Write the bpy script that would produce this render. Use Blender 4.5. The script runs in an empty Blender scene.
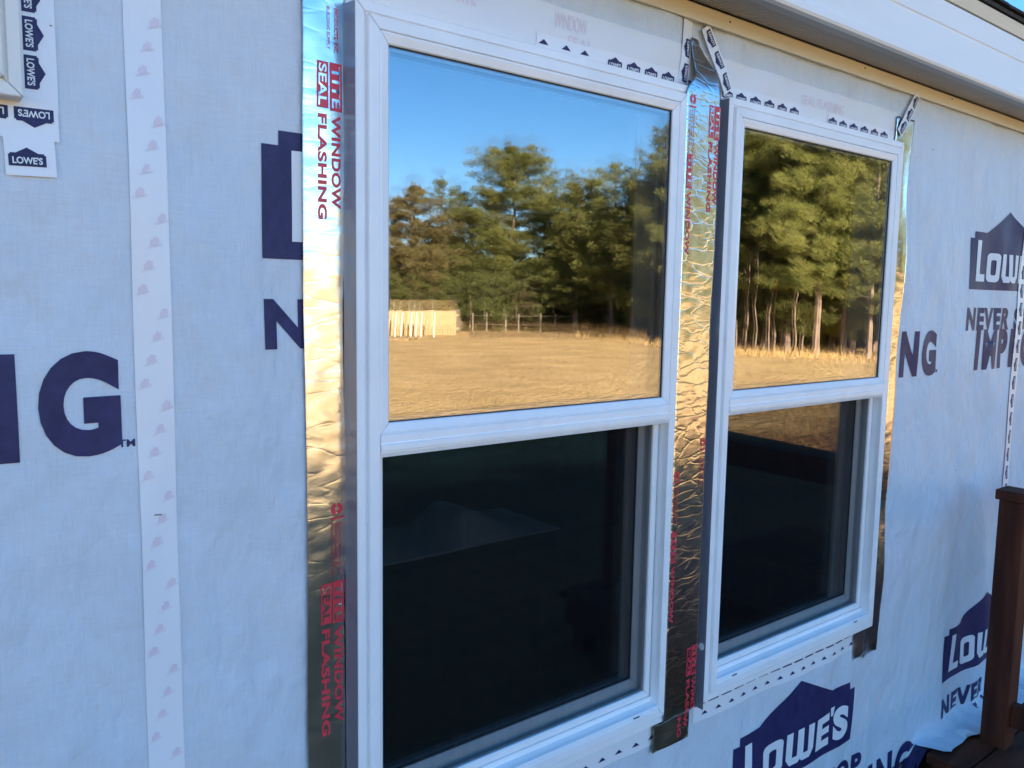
import bpy, bmesh, math, random
import numpy as np
from mathutils import Vector, Matrix, noise

R = math.radians
scene = bpy.context.scene

# ------------------------------------------------------------------ camera
FPX = 805.0
CAM = Vector((-0.7346, -1.3443, 2.0))
YAW, PITCH, ROLL = R(37.854), R(-6.102), R(0.929)
Z0 = 1.7637                                  # height of the meeting rail above the yard
fwd = Vector((math.sin(YAW) * math.cos(PITCH), math.cos(YAW) * math.cos(PITCH), math.sin(PITCH)))
r0 = Vector((math.cos(YAW), -math.sin(YAW), 0)); u0 = r0.cross(fwd)
RT = math.cos(ROLL) * r0 + math.sin(ROLL) * u0
UP = -math.sin(ROLL) * r0 + math.cos(ROLL) * u0
cd = bpy.data.cameras.new('camera'); cam = bpy.data.objects.new('camera', cd)
scene.collection.objects.link(cam)
cam.matrix_world = Matrix(((RT.x, UP.x, -fwd.x, CAM.x), (RT.y, UP.y, -fwd.y, CAM.y), (RT.z, UP.z, -fwd.z, CAM.z), (0, 0, 0, 1)))
cd.sensor_width = 36.0; cd.lens = 36.0 * FPX / 1024.0; cd.clip_start = 0.02; cd.clip_end = 2000
scene.camera = cam

# ------------------------------------------------------------------ light
SUN_EL, SUN_AZ = R(19.0), math.atan2(-0.30, 1.0)       # behind the house, a little to the left
world = bpy.data.worlds.new('World'); scene.world = world; world.use_nodes = True
wn = world.node_tree.nodes; wl = world.node_tree.links
sky = wn.new('ShaderNodeTexSky'); sky.sky_type = 'NISHITA'; sky.sun_disc = False
sky.sun_elevation = SUN_EL; sky.sun_rotation = SUN_AZ
sky.air_density = 0.8; sky.dust_density = 0.0; sky.ozone_density = 3.0
bg = wn['Background']; 
hs = wn.new('ShaderNodeHueSaturation'); hs.inputs['Saturation'].default_value = 1.22
wl.new(sky.outputs[0], hs.inputs['Color']); wl.new(hs.outputs[0], bg.inputs[0]); bg.inputs[1].default_value = 0.055
sd = bpy.data.lights.new('sun', 'SUN'); sd.energy = 5.0; sd.angle = R(0.53); sd.color = (1.0, 0.88, 0.70)
so = bpy.data.objects.new('sun', sd); scene.collection.objects.link(so)
sdir = Vector((math.sin(SUN_AZ) * math.cos(SUN_EL), math.cos(SUN_AZ) * math.cos(SUN_EL), math.sin(SUN_EL)))
so.rotation_euler = sdir.to_track_quat('Z', 'Y').to_euler()
so.location = sdir * 60
scene.view_settings.view_transform = 'Standard'; scene.view_settings.look = 'None'
scene.view_settings.gamma = 1; scene.view_settings.use_curve_mapping = False
scene.view_settings.exposure = 3.05
scene.render.engine = 'CYCLES'
scene.cycles.transparent_max_bounces = 24; scene.cycles.max_bounces = 10
scene.cycles.glossy_bounces = 5; scene.cycles.diffuse_bounces = 4
scene.cycles.use_denoising = True
scene.cycles.caustics_reflective = False; scene.cycles.caustics_refractive = False

# ------------------------------------------------------------------ helpers
def ray(px, py):
    return (fwd * FPX + RT * (px - 512) + UP * (384 - py)).normalized()
def at(px, py, y=0.0):
    d = ray(px, py); return CAM + d * ((y - CAM.y) / d.y)
def at_x(px, py, x):
    d = ray(px, py); return CAM + d * ((x - CAM.x) / d.x)
YGLASS = -0.038
def yard(px, dist):
    """the place in the yard, dist metres off, that shows in the glass at picture column px"""
    d = ray(px, 300); d = Vector((d.x, -d.y, 0)).normalized()
    return Vector((CAM.x, 2 * YGLASS - CAM.y, 0)) + d * dist
def up_at(px, py, dist):
    d = ray(px, py); return CAM.z + dist * d.z / math.hypot(d.x, d.y)

def link(o, parent=None):
    scene.collection.objects.link(o)
    if parent is not None: o.parent = parent
    return o
def meshobj(name, verts, faces, mat, parent=None, smooth=False):
    me = bpy.data.meshes.new(name); me.from_pydata([tuple(v) for v in verts], [], faces); me.update()
    if isinstance(mat, (list, tuple)):
        for m in mat: me.materials.append(m)
    else: me.materials.append(mat)
    if smooth: me.polygons.foreach_set('use_smooth', [True] * len(me.polygons))
    return link(bpy.data.objects.new(name, me), parent)
def empty(name, loc, parent=None):
    o = bpy.data.objects.new(name, None); o.location = loc; o.empty_display_size = 0.2
    return link(o, parent)
def tag(o, label=None, cat=None, group=None, kind=None):
    if label: o['label'] = label
    if cat: o['category'] = cat
    if group: o['group'] = group
    if kind: o['kind'] = kind
    return o
class MB:
    def __init__(s): s.v = []; s.f = []
    def box(s, x0, x1, y0, y1, z0, z1):
        n = len(s.v)
        s.v += [(x, y, z) for z in (z0, z1) for y in (y0, y1) for x in (x0, x1)]
        s.f += [tuple(n + i for i in q) for q in ((0, 2, 3, 1), (4, 5, 7, 6), (0, 1, 5, 4), (2, 6, 7, 3), (0, 4, 6, 2), (1, 3, 7, 5))]
        return s
    def quad(s, a, b, c, d):
        n = len(s.v); s.v += [a, b, c, d]; s.f.append((n, n + 1, n + 2, n + 3)); return s
    def prism(s, prof, x0, x1):            # closed profile of (y,z), run along x
        n = len(s.v); k = len(prof)
        s.v += [(x0, y, z) for y, z in prof] + [(x1, y, z) for y, z in prof]
        s.f += [(n + i, n + (i + 1) % k, n + k + (i + 1) % k, n + k + i) for i in range(k)]
        s.f += [tuple(n + i for i in range(k))[::-1], tuple(n + k + i for i in range(k))]
        return s
    def bar(s, a, b, wa, wb=None, sides=6):  # tapered round bar
        a = Vector(a); b = Vector(b); wb = wa if wb is None else wb
        d = (b - a).normalized(); p = d.orthogonal().normalized(); q = d.cross(p); n = len(s.v)
        for c, w in ((a, wa), (b, wb)):
            for i in range(sides):
                t = 2 * math.pi * i / sides; s.v.append(tuple(c + (p * math.cos(t) + q * math.sin(t)) * w))
        s.f += [(n + i, n + (i + 1) % sides, n + sides + (i + 1) % sides, n + sides + i) for i in range(sides)]
        s.f += [tuple(n + sides + i for i in range(sides)), tuple(n + i for i in range(sides))[::-1]]
        return s
    def ring(s, x0, x1, z0, z1, prof, gap=0.0006, sides='LTRB'):
        """four mitred members; prof = (inset, y) from outside to inside"""
        for side in sides:
            n = len(s.v); k = len(prof)
            for t, y in prof:
                a, b, c, d = x0 + t, x1 - t, z0 + t, z1 - t
                if side == 'L': p, q = (a, y, c + gap), (a, y, d - gap)
                if side == 'R': p, q = (b, y, d - gap), (b, y, c + gap)
                if side == 'T': p, q = (a + gap, y, d), (b - gap, y, d)
                if side == 'B': p, q = (b - gap, y, c), (a + gap, y, c)
                s.v += [p, q]
            for i in range(k - 1):
                s.f.append((n + 2 * i, n + 2 * i + 1, n + 2 * i + 3, n + 2 * i + 2))
        return s
    def obj(s, name, mat, parent=None, smooth=False, bevel=0):
        o = meshobj(name, s.v, s.f, mat, parent, smooth)
        if bevel:
            b = o.modifiers.new('bevel', 'BEVEL'); b.width = bevel; b.segments = 2; b.limit_method = 'ANGLE'
        return o

# ------------------------------------------------------------------ materials
def mat(name, col, rough=0.6, metal=0.0, spec=0.5, **k):
    m = bpy.data.materials.new(name); m.use_nodes = True
    b = m.node_tree.nodes['Principled BSDF']
    b.inputs['Base Color'].default_value = (*col, 1); b.inputs['Roughness'].default_value = rough
    b.inputs['Metallic'].default_value = metal; b.inputs['Specular IOR Level'].default_value = spec
    return m
def nodes(m): return m.node_tree.nodes, m.node_tree.links, m.node_tree.nodes['Principled BSDF']
def add_noise_col(m, c1, c2, scale, detail=4, stretch=(1, 1, 1), lo=0.35, hi=0.65, coord='Object', rough=0.55):
    n, l, b = nodes(m)
    tc = n.new('ShaderNodeTexCoord'); mp = n.new('ShaderNodeMapping'); mp.inputs['Scale'].default_value = stretch
    nz = n.new('ShaderNodeTexNoise'); nz.inputs['Scale'].default_value = scale; nz.inputs['Detail'].default_value = detail
    nz.inputs['Roughness'].default_value = rough
    cr = n.new('ShaderNodeValToRGB'); cr.color_ramp.elements[0].position = lo; cr.color_ramp.elements[1].position = hi
    cr.color_ramp.elements[0].color = (*c1, 1); cr.color_ramp.elements[1].color = (*c2, 1)
    l.new(tc.outputs[coord], mp.inputs[0]); l.new(mp.outputs[0], nz.inputs[0]); l.new(nz.outputs[0], cr.inputs[0])
    l.new(cr.outputs[0], b.inputs['Base Color'])
    return nz, cr, mp
def add_bump(m, scale, strength, dist=0.001, stretch=(1, 1, 1), detail=3, prev=None, coord='Object'):
    n, l, b = nodes(m)
    tc = n.new('ShaderNodeTexCoord'); mp = n.new('ShaderNodeMapping'); mp.inputs['Scale'].default_value = stretch
    nz = n.new('ShaderNodeTexNoise'); nz.inputs['Scale'].default_value = scale; nz.inputs['Detail'].default_value = detail
    bp = n.new('ShaderNodeBump'); bp.inputs['Strength'].default_value = strength; bp.inputs['Distance'].default_value = dist
    l.new(tc.outputs[coord], mp.inputs[0]); l.new(mp.outputs[0], nz.inputs[0]); l.new(nz.outputs[0], bp.inputs['Height'])
    if prev: l.new(prev.outputs[0], bp.inputs['Normal'])
    l.new(bp.outputs[0], b.inputs['Normal'])
    return bp

M = {}
M['wrap'] = mat('house_wrap', (0.76, 0.78, 0.80), 0.50, spec=0.35)
_nz, _cr, _mp = add_noise_col(M['wrap'], (0.60, 0.66, 0.72), (0.675, 0.73, 0.785), 5, 9, lo=0.25, hi=0.75, rough=0.65)
_n, _l, _b = nodes(M['wrap'])                      # woven threads, a little lighter and darker
_tc = _n.new('ShaderNodeTexCoord'); _prev = _cr.outputs[0]
for _st in ((1, 1, 0.05), (0.05, 1, 1)):
    _m2 = _n.new('ShaderNodeMapping'); _m2.inputs['Scale'].default_value = _st; _l.new(_tc.outputs['Object'], _m2.inputs[0])
    _t = _n.new('ShaderNodeTexNoise'); _t.inputs['Scale'].default_value = 420; _t.inputs['Detail'].default_value = 2; _l.new(_m2.outputs[0], _t.inputs[0])
    _r = _n.new('ShaderNodeMapRange'); _r.inputs[1].default_value = 0.3; _r.inputs[2].default_value = 0.7; _r.inputs[3].default_value = 0.972; _r.inputs[4].default_value = 1.028; _l.new(_t.outputs[0], _r.inputs[0])
    _v = _n.new('ShaderNodeVectorMath'); _v.operation = 'SCALE'; _l.new(_prev, _v.inputs[0]); _l.new(_r.outputs[0], _v.inputs['Scale']); _prev = _v.outputs[0]
_l.new(_prev, _b.inputs['Base Color'])
_b = add_bump(M['wrap'], 260, 0.35, 0.0008, (1, 1, 0.08), 2)
_b = add_bump(M['wrap'], 260, 0.35, 0.0008, (0.08, 1, 1), 2, prev=_b)
_b = add_bump(M['wrap'], 11, 0.9, 0.018, (1.2, 1, 0.75), 4, prev=_b)
add_bump(M['wrap'], 3.0, 0.7, 0.040, (1.8, 1, 0.7), 4, prev=_b)
M['ink'] = mat('blue_ink', (0.022, 0.022, 0.105), 0.5, spec=0.35)
add_noise_col(M['ink'], (0.014, 0.016, 0.080), (0.026, 0.028, 0.115), 40, 6)
M['white_print'] = mat('white_print', (0.78, 0.80, 0.82), 0.5, spec=0.3)
M['pink'] = mat('faint_pink_print', (0.74, 0.56, 0.63), 0.4)
M['pale_pink'] = mat('very_faint_pink_print', (0.79, 0.68, 0.735), 0.4)
M['red'] = mat('red_ink', (0.74, 0.045, 0.075), 0.4)
M['tape'] = mat('white_tape', (0.84, 0.85, 0.87), 0.32, spec=0.5)
add_bump(M['tape'], 14, 0.25, 0.006, (1, 1, 1), 4)
M['white_film'] = mat('white_film', (0.80, 0.80, 0.80), 0.30, spec=0.5)
add_bump(M['white_film'], 10, 0.3, 0.008, (0.5, 1, 2.0), 4)
M['vinyl'] = mat('white_vinyl', (0.82, 0.82, 0.83), 0.32, spec=0.5)
add_noise_col(M['vinyl'], (0.85, 0.85, 0.845), (0.93, 0.93, 0.925), 9, 8, lo=0.2, hi=0.6)
M['beige_vinyl'] = mat('off_white_vinyl', (0.80, 0.78, 0.72), 0.4)
M['gasket'] = mat('dark_gasket', (0.035, 0.037, 0.042), 0.5)
M['spacer'] = mat('grey_spacer', (0.28, 0.29, 0.31), 0.4, 0.6)
M['foil_fold_dark_reflection'] = mat('folded_foil_painted_reflection', (0.28, 0.30, 0.36), 0.38, 0.5)  # same foil darkened: the dark reflection in the fold is painted into its colour
add_bump(M['foil_fold_dark_reflection'], 60, 0.4, 0.002, (1, 1, 0.6), 4)
M['twig'] = mat('twig_bark', (0.07, 0.05, 0.035), 0.9)
def foil_mat(name, fine, vor, vstr, rough):
    m = mat(name, (0.74, 0.72, 0.68), rough, 1.0); n, l, b = nodes(m)
    p = add_bump(m, 9, 0.20, 0.010, (0.7, 1, 0.8), 3)
    rd = [q for q in n if q.type == 'TEX_NOISE'][-1]
    try: rd.noise_type = 'RIDGED_MULTIFRACTAL'
    except Exception: pass
    tc = n.new('ShaderNodeTexCoord'); mp = n.new('ShaderNodeMapping'); mp.inputs['Scale'].default_value = (0.30, 1, 1.0); l.new(tc.outputs['Object'], mp.inputs[0])
    wz = n.new('ShaderNodeTexNoise'); wz.inputs['Scale'].default_value = 25; l.new(mp.outputs[0], wz.inputs[0])
    wv = n.new('ShaderNodeVectorMath'); wv.operation = 'MULTIPLY_ADD'; wv.inputs[1].default_value = (0.06, 0.06, 0.06); l.new(wz.outputs['Color'], wv.inputs[0]); l.new(mp.outputs[0], wv.inputs[2])
    vo = n.new('ShaderNodeTexVoronoi'); vo.inputs['Scale'].default_value = vor; l.new(wv.outputs[0], vo.inputs['Vector'])
    vo.feature = 'DISTANCE_TO_EDGE'                  # sharp creases between flat facets
    mr = n.new('ShaderNodeMapRange'); mr.inputs[2].default_value = 0.10; l.new(vo.outputs['Distance'], mr.inputs[0])
    b1 = n.new('ShaderNodeBump'); b1.inputs['Strength'].default_value = vstr; b1.inputs['Distance'].default_value = 0.0022
    l.new(mr.outputs[0], b1.inputs['Height']); l.new(p.outputs[0], b1.inputs['Normal'])
    v2 = n.new('ShaderNodeTexVoronoi'); v2.inputs['Scale'].default_value = vor * 1.7; v2.inputs['Randomness'].default_value = 1.0; l.new(wv.outputs[0], v2.inputs['Vector'])
    b2 = n.new('ShaderNodeBump'); b2.inputs['Strength'].default_value = vstr * 0.5; b2.inputs['Distance'].default_value = 0.002
    l.new(v2.outputs['Distance'], b2.inputs['Height']); l.new(b1.outputs[0], b2.inputs['Normal'])
    add_bump(m, 500, fine, 0.0005, (1, 1, 1), 2, prev=b2)
    return m
M['foil'] = foil_mat('foil', 0.3, 24, 0.07, 0.20)
M['foil_creased'] = foil_mat('creased_foil', 0.4, 34, 0.17, 0.19)
M['trim'] = mat('cream_batten', (0.70, 0.63, 0.48), 0.55)
add_noise_col(M['trim'], (0.74, 0.66, 0.50), (0.82, 0.74, 0.58), 5, 6, (0.15, 1, 1))
M['soffit'] = mat('soffit', (0.55, 0.545, 0.53), 0.5)
add_noise_col(M['soffit'], (0.42, 0.42, 0.40), (0.50, 0.49, 0.47), 3, 5)
M['fascia'] = mat('fascia', (0.80, 0.80, 0.79), 0.4)
add_noise_col(M['fascia'], (0.86, 0.84, 0.79), (0.92, 0.90, 0.85), 4, 6, (0.2, 1, 1))
M['shingle'] = mat('shingle', (0.03, 0.03, 0.032), 0.9)
add_noise_col(M['shingle'], (0.018, 0.018, 0.02), (0.06, 0.058, 0.055), 60, 6)
M['nail'] = mat('nail_head', (0.12, 0.10, 0.08), 0.5, 0.5)
M['stain'] = mat('stained_wood', (0.10, 0.035, 0.018), 0.7, spec=0.2)
add_noise_col(M['stain'], (0.050, 0.013, 0.007), (0.130, 0.036, 0.016), 14, 7, (0.25, 1, 1))
M['stain_v'] = mat('stained_wood_upright', (0.10, 0.035, 0.018), 0.7, spec=0.2)
add_noise_col(M['stain_v'], (0.050, 0.013, 0.007), (0.130, 0.036, 0.016), 14, 7, (1, 1, 0.12))
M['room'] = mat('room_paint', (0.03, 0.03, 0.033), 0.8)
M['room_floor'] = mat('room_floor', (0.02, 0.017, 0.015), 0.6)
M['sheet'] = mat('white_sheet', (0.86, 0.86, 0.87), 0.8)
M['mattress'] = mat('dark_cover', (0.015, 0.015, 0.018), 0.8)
M['wood'] = mat('cabinet_wood', (0.32, 0.17, 0.08), 0.5)
add_noise_col(M['wood'], (0.25, 0.12, 0.055), (0.38, 0.21, 0.10), 12, 5, (1, 1, 0.15))
M['siding'] = mat('sheathing', (0.45, 0.36, 0.25), 0.8)
M['fence'] = mat('fence_wood', (0.46, 0.33, 0.18), 0.8)
add_noise_col(M['fence'], (0.30, 0.20, 0.095), (0.40, 0.28, 0.145), 3, 5, (6, 6, 0.3))
M['fence_old'] = mat('weathered_wood', (0.22, 0.18, 0.14), 0.9)
M['white_paint'] = mat('white_paint', (0.62, 0.62, 0.60), 0.6)
M['far_wall'] = mat('far_wall', (0.70, 0.70, 0.68), 0.7)
M['far_roof'] = mat('far_roof', (0.16, 0.15, 0.15), 0.8)
M['bark'] = mat('pine_bark', (0.22, 0.155, 0.11), 0.9)
add_noise_col(M['bark'], (0.15, 0.10, 0.07), (0.30, 0.22, 0.16), 6, 6, (1, 1, 0.25))
add_bump(M['bark'], 12, 0.6, 0.03, (1, 1, 0.3))
def leaf_mat(name, c1, c2, trans=0.25):
    m = mat(name, c1, 0.75, spec=0.2); n, l, b = nodes(m)
    nz, cr, mp = add_noise_col(m, c1, c2, 1.3, 5, lo=0.30, hi=0.70)
    oi = n.new('ShaderNodeObjectInfo'); hs = n.new('ShaderNodeHueSaturation')
    mr = n.new('ShaderNodeMapRange'); mr.inputs[3].default_value = 0.75; mr.inputs[4].default_value = 1.25
    l.new(oi.outputs['Random'], mr.inputs[0]); l.new(mr.outputs[0], hs.inputs['Value']); l.new(cr.outputs[0], hs.inputs['Color'])
    l.new(hs.outputs[0], b.inputs['Base Color'])
    tr = n.new('ShaderNodeBsdfTranslucent'); mx = n.new('ShaderNodeMixShader'); mx.inputs[0].default_value = trans
    l.new(hs.outputs[0], tr.inputs[0]); l.new(b.outputs[0], mx.inputs[1]); l.new(tr.outputs[0], mx.inputs[2])
    l.new(mx.outputs[0], n['Material Output'].inputs[0])
    return m
M['needle'] = leaf_mat('pine_needles', (0.092, 0.110, 0.027), (0.220, 0.215, 0.060))
M['needle_dark'] = leaf_mat('dark_needles', (0.060, 0.074, 0.022), (0.145, 0.150, 0.044))
M['needle_brown'] = leaf_mat('browned_leaves', (0.085, 0.070, 0.028), (0.175, 0.140, 0.054))
M['cedar'] = leaf_mat('cedar_green', (0.085, 0.125, 0.022), (0.19, 0.225, 0.048))
M['brush'] = leaf_mat('brush_brown', (0.055, 0.044, 0.024), (0.13, 0.10, 0.05))
M['weeds'] = leaf_mat('brown_weeds', (0.15, 0.10, 0.055), (0.27, 0.19, 0.10))
M['straw'] = leaf_mat('dry_grass', (0.42, 0.275, 0.105), (0.66, 0.45, 0.20))

# glass: low-e double glazing, mostly clear with a mirror reflection that grows at grazing angles
def glass_mat(name, base, tint=(0.89, 0.88, 0.87)):
    m = bpy.data.materials.new(name); m.use_nodes = True; n = m.node_tree.nodes; l = m.node_tree.links
    n.remove(n['Principled BSDF'])
    tr = n.new('ShaderNodeBsdfTransparent'); tr.inputs[0].default_value = (*tint, 1)
    gl = n.new('ShaderNodeBsdfGlossy'); gl.inputs['Roughness'].default_value = 0.0; gl.inputs['Color'].default_value = (1, 1, 1, 1)
    lw = n.new('ShaderNodeLayerWeight'); lw.inputs['Blend'].default_value = 0.5
    pw = n.new('ShaderNodeMath'); pw.operation = 'POWER'; pw.inputs[1].default_value = 5
    ma = n.new('ShaderNodeMath'); ma.operation = 'MULTIPLY_ADD'; ma.inputs[1].default_value = 1 - base; ma.inputs[2].default_value = base
    mx = n.new('ShaderNodeMixShader')
    l.new(lw.outputs['Facing'], pw.inputs[0]); l.new(pw.outputs[0], ma.inputs[0]); l.new(ma.outputs[0], mx.inputs[0])
    l.new(tr.outputs[0], mx.inputs[1]); l.new(gl.outputs[0], mx.inputs[2]); l.new(mx.outputs[0], n['Material Output'].inputs[0])
    return m
M['glass_outer'] = glass_mat('outer_glass', 0.150)
M['glass_inner'] = glass_mat('inner_glass', 0.115)
m = bpy.data.materials.new('insect_mesh'); m.use_nodes = True; n = m.node_tree.nodes; l = m.node_tree.links
n['Principled BSDF'].inputs['Base Color'].default_value = (0.008, 0.008, 0.009, 1); n['Principled BSDF'].inputs['Roughness'].default_value = 0.9; n['Principled BSDF'].inputs['Specular IOR Level'].default_value = 0.02
tr = n.new('ShaderNodeBsdfTransparent'); mx = n.new('ShaderNodeMixShader')
tc = n.new('ShaderNodeTexCoord'); nz = n.new('ShaderNodeTexNoise'); nz.inputs['Scale'].default_value = 60
mp = n.new('ShaderNodeMapping'); mp.inputs['Scale'].default_value = (1, 1, 0.05)
mr = n.new('ShaderNodeMapRange'); mr.inputs[3].default_value = 0.44; mr.inputs[4].default_value = 0.56
l.new(tc.outputs['Object'], mp.inputs[0]); l.new(mp.outputs[0], nz.inputs[0]); l.new(nz.outputs[0], mr.inputs[0]); l.new(mr.outputs[0], mx.inputs[0])
l.new(tr.outputs[0], mx.inputs[1]); l.new(n['Principled BSDF'].outputs[0], mx.inputs[2]); l.new(mx.outputs[0], n['Material Output'].inputs[0])
M['mesh'] = m

# field
M['field'] = mat('dry_field', (0.40, 0.29, 0.14), 0.95, spec=0.1)
_nz, _cr, _mp = add_noise_col(M['field'], (0.36, 0.232, 0.096), (0.72, 0.50, 0.235), 0.55, 10, (1, 1, 1), 0.28, 0.74, rough=0.70)
add_bump(M['field'], 6, 0.8, 0.12, (1, 1, 1), 6)

_n, _l, _b = nodes(M['field'])
_tc = _n.new('ShaderNodeTexCoord'); _sx = _n.new('ShaderNodeSeparateXYZ'); _l.new(_tc.outputs['Object'], _sx.inputs[0])
_n2 = _n.new('ShaderNodeTexNoise'); _n2.inputs['Scale'].default_value = 0.7; _n2.inputs['Detail'].default_value = 6; _l.new(_tc.outputs['Object'], _n2.inputs[0])
_ad = _n.new('ShaderNodeMath'); _ad.operation = 'MULTIPLY_ADD'; _ad.inputs[1].default_value = 4.0; _l.new(_n2.outputs[0], _ad.inputs[0]); _l.new(_sx.outputs[1], _ad.inputs[2])
_mr = _n.new('ShaderNodeMapRange'); _mr.inputs[1].default_value = -4.6; _mr.inputs[2].default_value = -3.2; _l.new(_ad.outputs[0], _mr.inputs[0])
_n3 = _n.new('ShaderNodeTexNoise'); _n3.inputs['Scale'].default_value = 5; _n3.inputs['Detail'].default_value = 8; _l.new(_tc.outputs['Object'], _n3.inputs[0])
_r3 = _n.new('ShaderNodeValToRGB'); _r3.color_ramp.elements[0].color = (0.15, 0.080, 0.042, 1); _r3.color_ramp.elements[1].color = (0.28, 0.160, 0.085, 1); _l.new(_n3.outputs[0], _r3.inputs[0])
_mx = _n.new('ShaderNodeMix'); _mx.data_type = 'RGBA'; _l.new(_mr.outputs[0], _mx.inputs[0]); _l.new(_cr.outputs[0], _mx.inputs[6]); _l.new(_r3.outputs[0], _mx.inputs[7])
_l.new(_mx.outputs[2], _b.inputs['Base Color'])
# ------------------------------------------------------------------ ground
def field_z(x, y):
    d = math.hypot(x, y)
    k = min(1.0, max(0.0, (d - 7) / 12))
    return k * (0.10 * noise.noise((x * 0.10, y * 0.10, 1.7)) + 0.05 * noise.noise((x * 0.45, y * 0.45, 9.1)))
gx = np.unique(np.concatenate([np.linspace(-400, -60, 12), np.linspace(-60, 80, 141), np.linspace(80, 400, 12)]))
gy = np.unique(np.concatenate([np.linspace(-400, -80, 12), np.linspace(-80, 20, 101), np.linspace(20, 400, 12)]))
V = [(x, y, field_z(x, y)) for y in gy for x in gx]
nx = len(gx); F = [(j * nx + i, j * nx + i + 1, (j + 1) * nx + i + 1, (j + 1) * nx + i) for j in range(len(gy) - 1) for i in range(nx - 1)]
tag(meshobj('ground', V, F, M['field'], smooth=True), kind='structure')

# ------------------------------------------------------------------ window sizes read off the picture
def zr(z): return z + Z0
GL = at(387.6, 230, YGLASS).x; GR = at(666.6, 255, YGLASS).x
GT = 0.5 * (at(387.3, 43.5, YGLASS).z + at(671.7, 111, YGLASS).z); GB = 0.5 * (at(387.8, 422.3, YGLASS).z + at(661.5, 397.5, YGLASS).z)
SHIFT = at(737.5, 260, YGLASS).x - GL
BEAD, FACE, GROOVE, FLANGE = 0.020, 0.022, 0.005, 0.017
BORD = BEAD + FACE + GROOVE + FLANGE
OX0, OX1, OZ1 = GL - BORD, GR + BORD, GT + BORD
OZ0 = zr(-0.838)
OPENINGS = [(OX0 + 0.03, OX1 - 0.03, OZ0 + 0.03, OZ1 - 0.03), (OX0 + SHIFT + 0.03, OX1 + SHIFT - 0.03, OZ0 + 0.03, OZ1 - 0.03)]
SWX1 = at(20.5, 60, -0.03).x; SWZ0 = at(10, 97, -0.03).z
SMALL = (SWX1 - 0.92, SWX1, SWZ0, SWZ0 + 0.33)
OPENINGS.append((SMALL[0] + 0.03, SMALL[1] - 0.03, SMALL[2] + 0.03, SMALL[3] - 0.03))
def in_opening(x, z, m=0.0):
    return any(a - m < x < b + m and c - m < z < d + m for a, b, c, d in OPENINGS)
HX0, HX1, HY1 = -8.0, 6.5, 4.3          # the house
WRAP_BOTTOM = 0.30
EAVE = zr(0.913)
DECK_Z = 2.0 - 1.66

house = empty('house', (0, 0, 0))
tag(house, 'house under construction with white printed house wrap and two new white windows', 'house')

# ------------------------------------------------------------------ house wrap, hung a little loose
def smooth(t):
    t = min(1.0, max(0.0, t)); return t * t * (3 - 2 * t)
def wrap_y(x, z):
    near = 1.0
    for a, b, c, d in OPENINGS:
        dx = max(a - x, 0, x - b); dz = max(c - z, 0, z - d); near = min(near, smooth(math.hypot(dx, dz) / 0.12))
    y = 0.0045 * noise.noise((x * 2.2, z * 1.6, 3.3)) + 0.0022 * noise.noise((x * 7, z * 4, 5.1)) + 0.0100 * noise.noise(((x + 0.5 * z) * 5.5, (z - 0.6 * x) * 0.9, 8.2)) + 0.0065 * noise.noise(((x - 0.35 * z) * 9.5, (z + 0.4 * x) * 1.3, 1.2))
    y = near * (y - 0.006)
    zl = z - Z0
    # vertical slack fold beside the railing post
    cx = 2.66 - 0.05 * math.sin((zl + 0.7) * 4)
    amp = 0.013 * smooth((-zl - 0.30) / 0.35)
    y -= amp * math.exp(-((x - cx - 0.06) / 0.07) ** 2) - 0.4 * amp * math.exp(-((x - cx + 0.07) / 0.05) ** 2)
    # bottom edge flares out on to the deck
    fl = smooth((x - 2.20) / 0.16) * max(0.0, (-1.392 - zl) / 0.034)
    if fl > 0:
        fl = min(fl, 1.35)
        y -= 0.075 * fl ** 1.5 + 0.010 * min(fl, 1) * math.sin(x * 38 + 3 * math.sin(x * 9)) + 0.012 * min(fl, 1) * noise.noise((x * 14, z * 10, 2))
    return y
STEP = 0.022
def cuts(lo, hi, extra):
    a = list(np.linspace(lo, hi, int((hi - lo) / STEP) + 1)) + [e for e in extra if lo < e < hi]
    a.sort(); o = [a[0]]
    for t in a[1:]:
        if t - o[-1] > 0.004 or t in extra:
            if t - o[-1] <= 0.004 and o[-1] not in extra: o[-1] = t
            else: o.append(t)
    return o
WX0, WX1 = -2.6, 4.2
EXX = sorted(set(e for o in OPENINGS for e in o[:2])); EXZ = sorted(set(e for o in OPENINGS for e in o[2:]))
xs = cuts(WX0, WX1, EXX); zs = cuts(WRAP_BOTTOM, EAVE + 0.03, EXZ)
V = [(x, wrap_y(x, z), max(z, DECK_Z + 0.012) if x > 2.235 and z < DECK_Z + 0.012 else z) for z in zs for x in xs]
# below the deck the sheet lies on the boards
nx = len(xs); F = []
for j in range(len(zs) - 1):
    for i in range(nx - 1):
        if not in_opening((xs[i] + xs[i + 1]) / 2, (zs[j] + zs[j + 1]) / 2):
            F.append((j * nx + i, j * nx + i + 1, (j + 1) * nx + i + 1, (j + 1) * nx + i))
wrap = meshobj('house_wrap', V, F, M['wrap'], house, smooth=True)
wrap['label'] = 'white woven house wrap printed in dark blue'
# the same sheet beyond the part in view
for a, c in ((HX0, WX0), (WX1, HX1)): MB().box(a, c, -0.004, 0.01, WRAP_BOTTOM, EAVE + 0.03).obj('house_wrap', M['wrap'], house)

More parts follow.
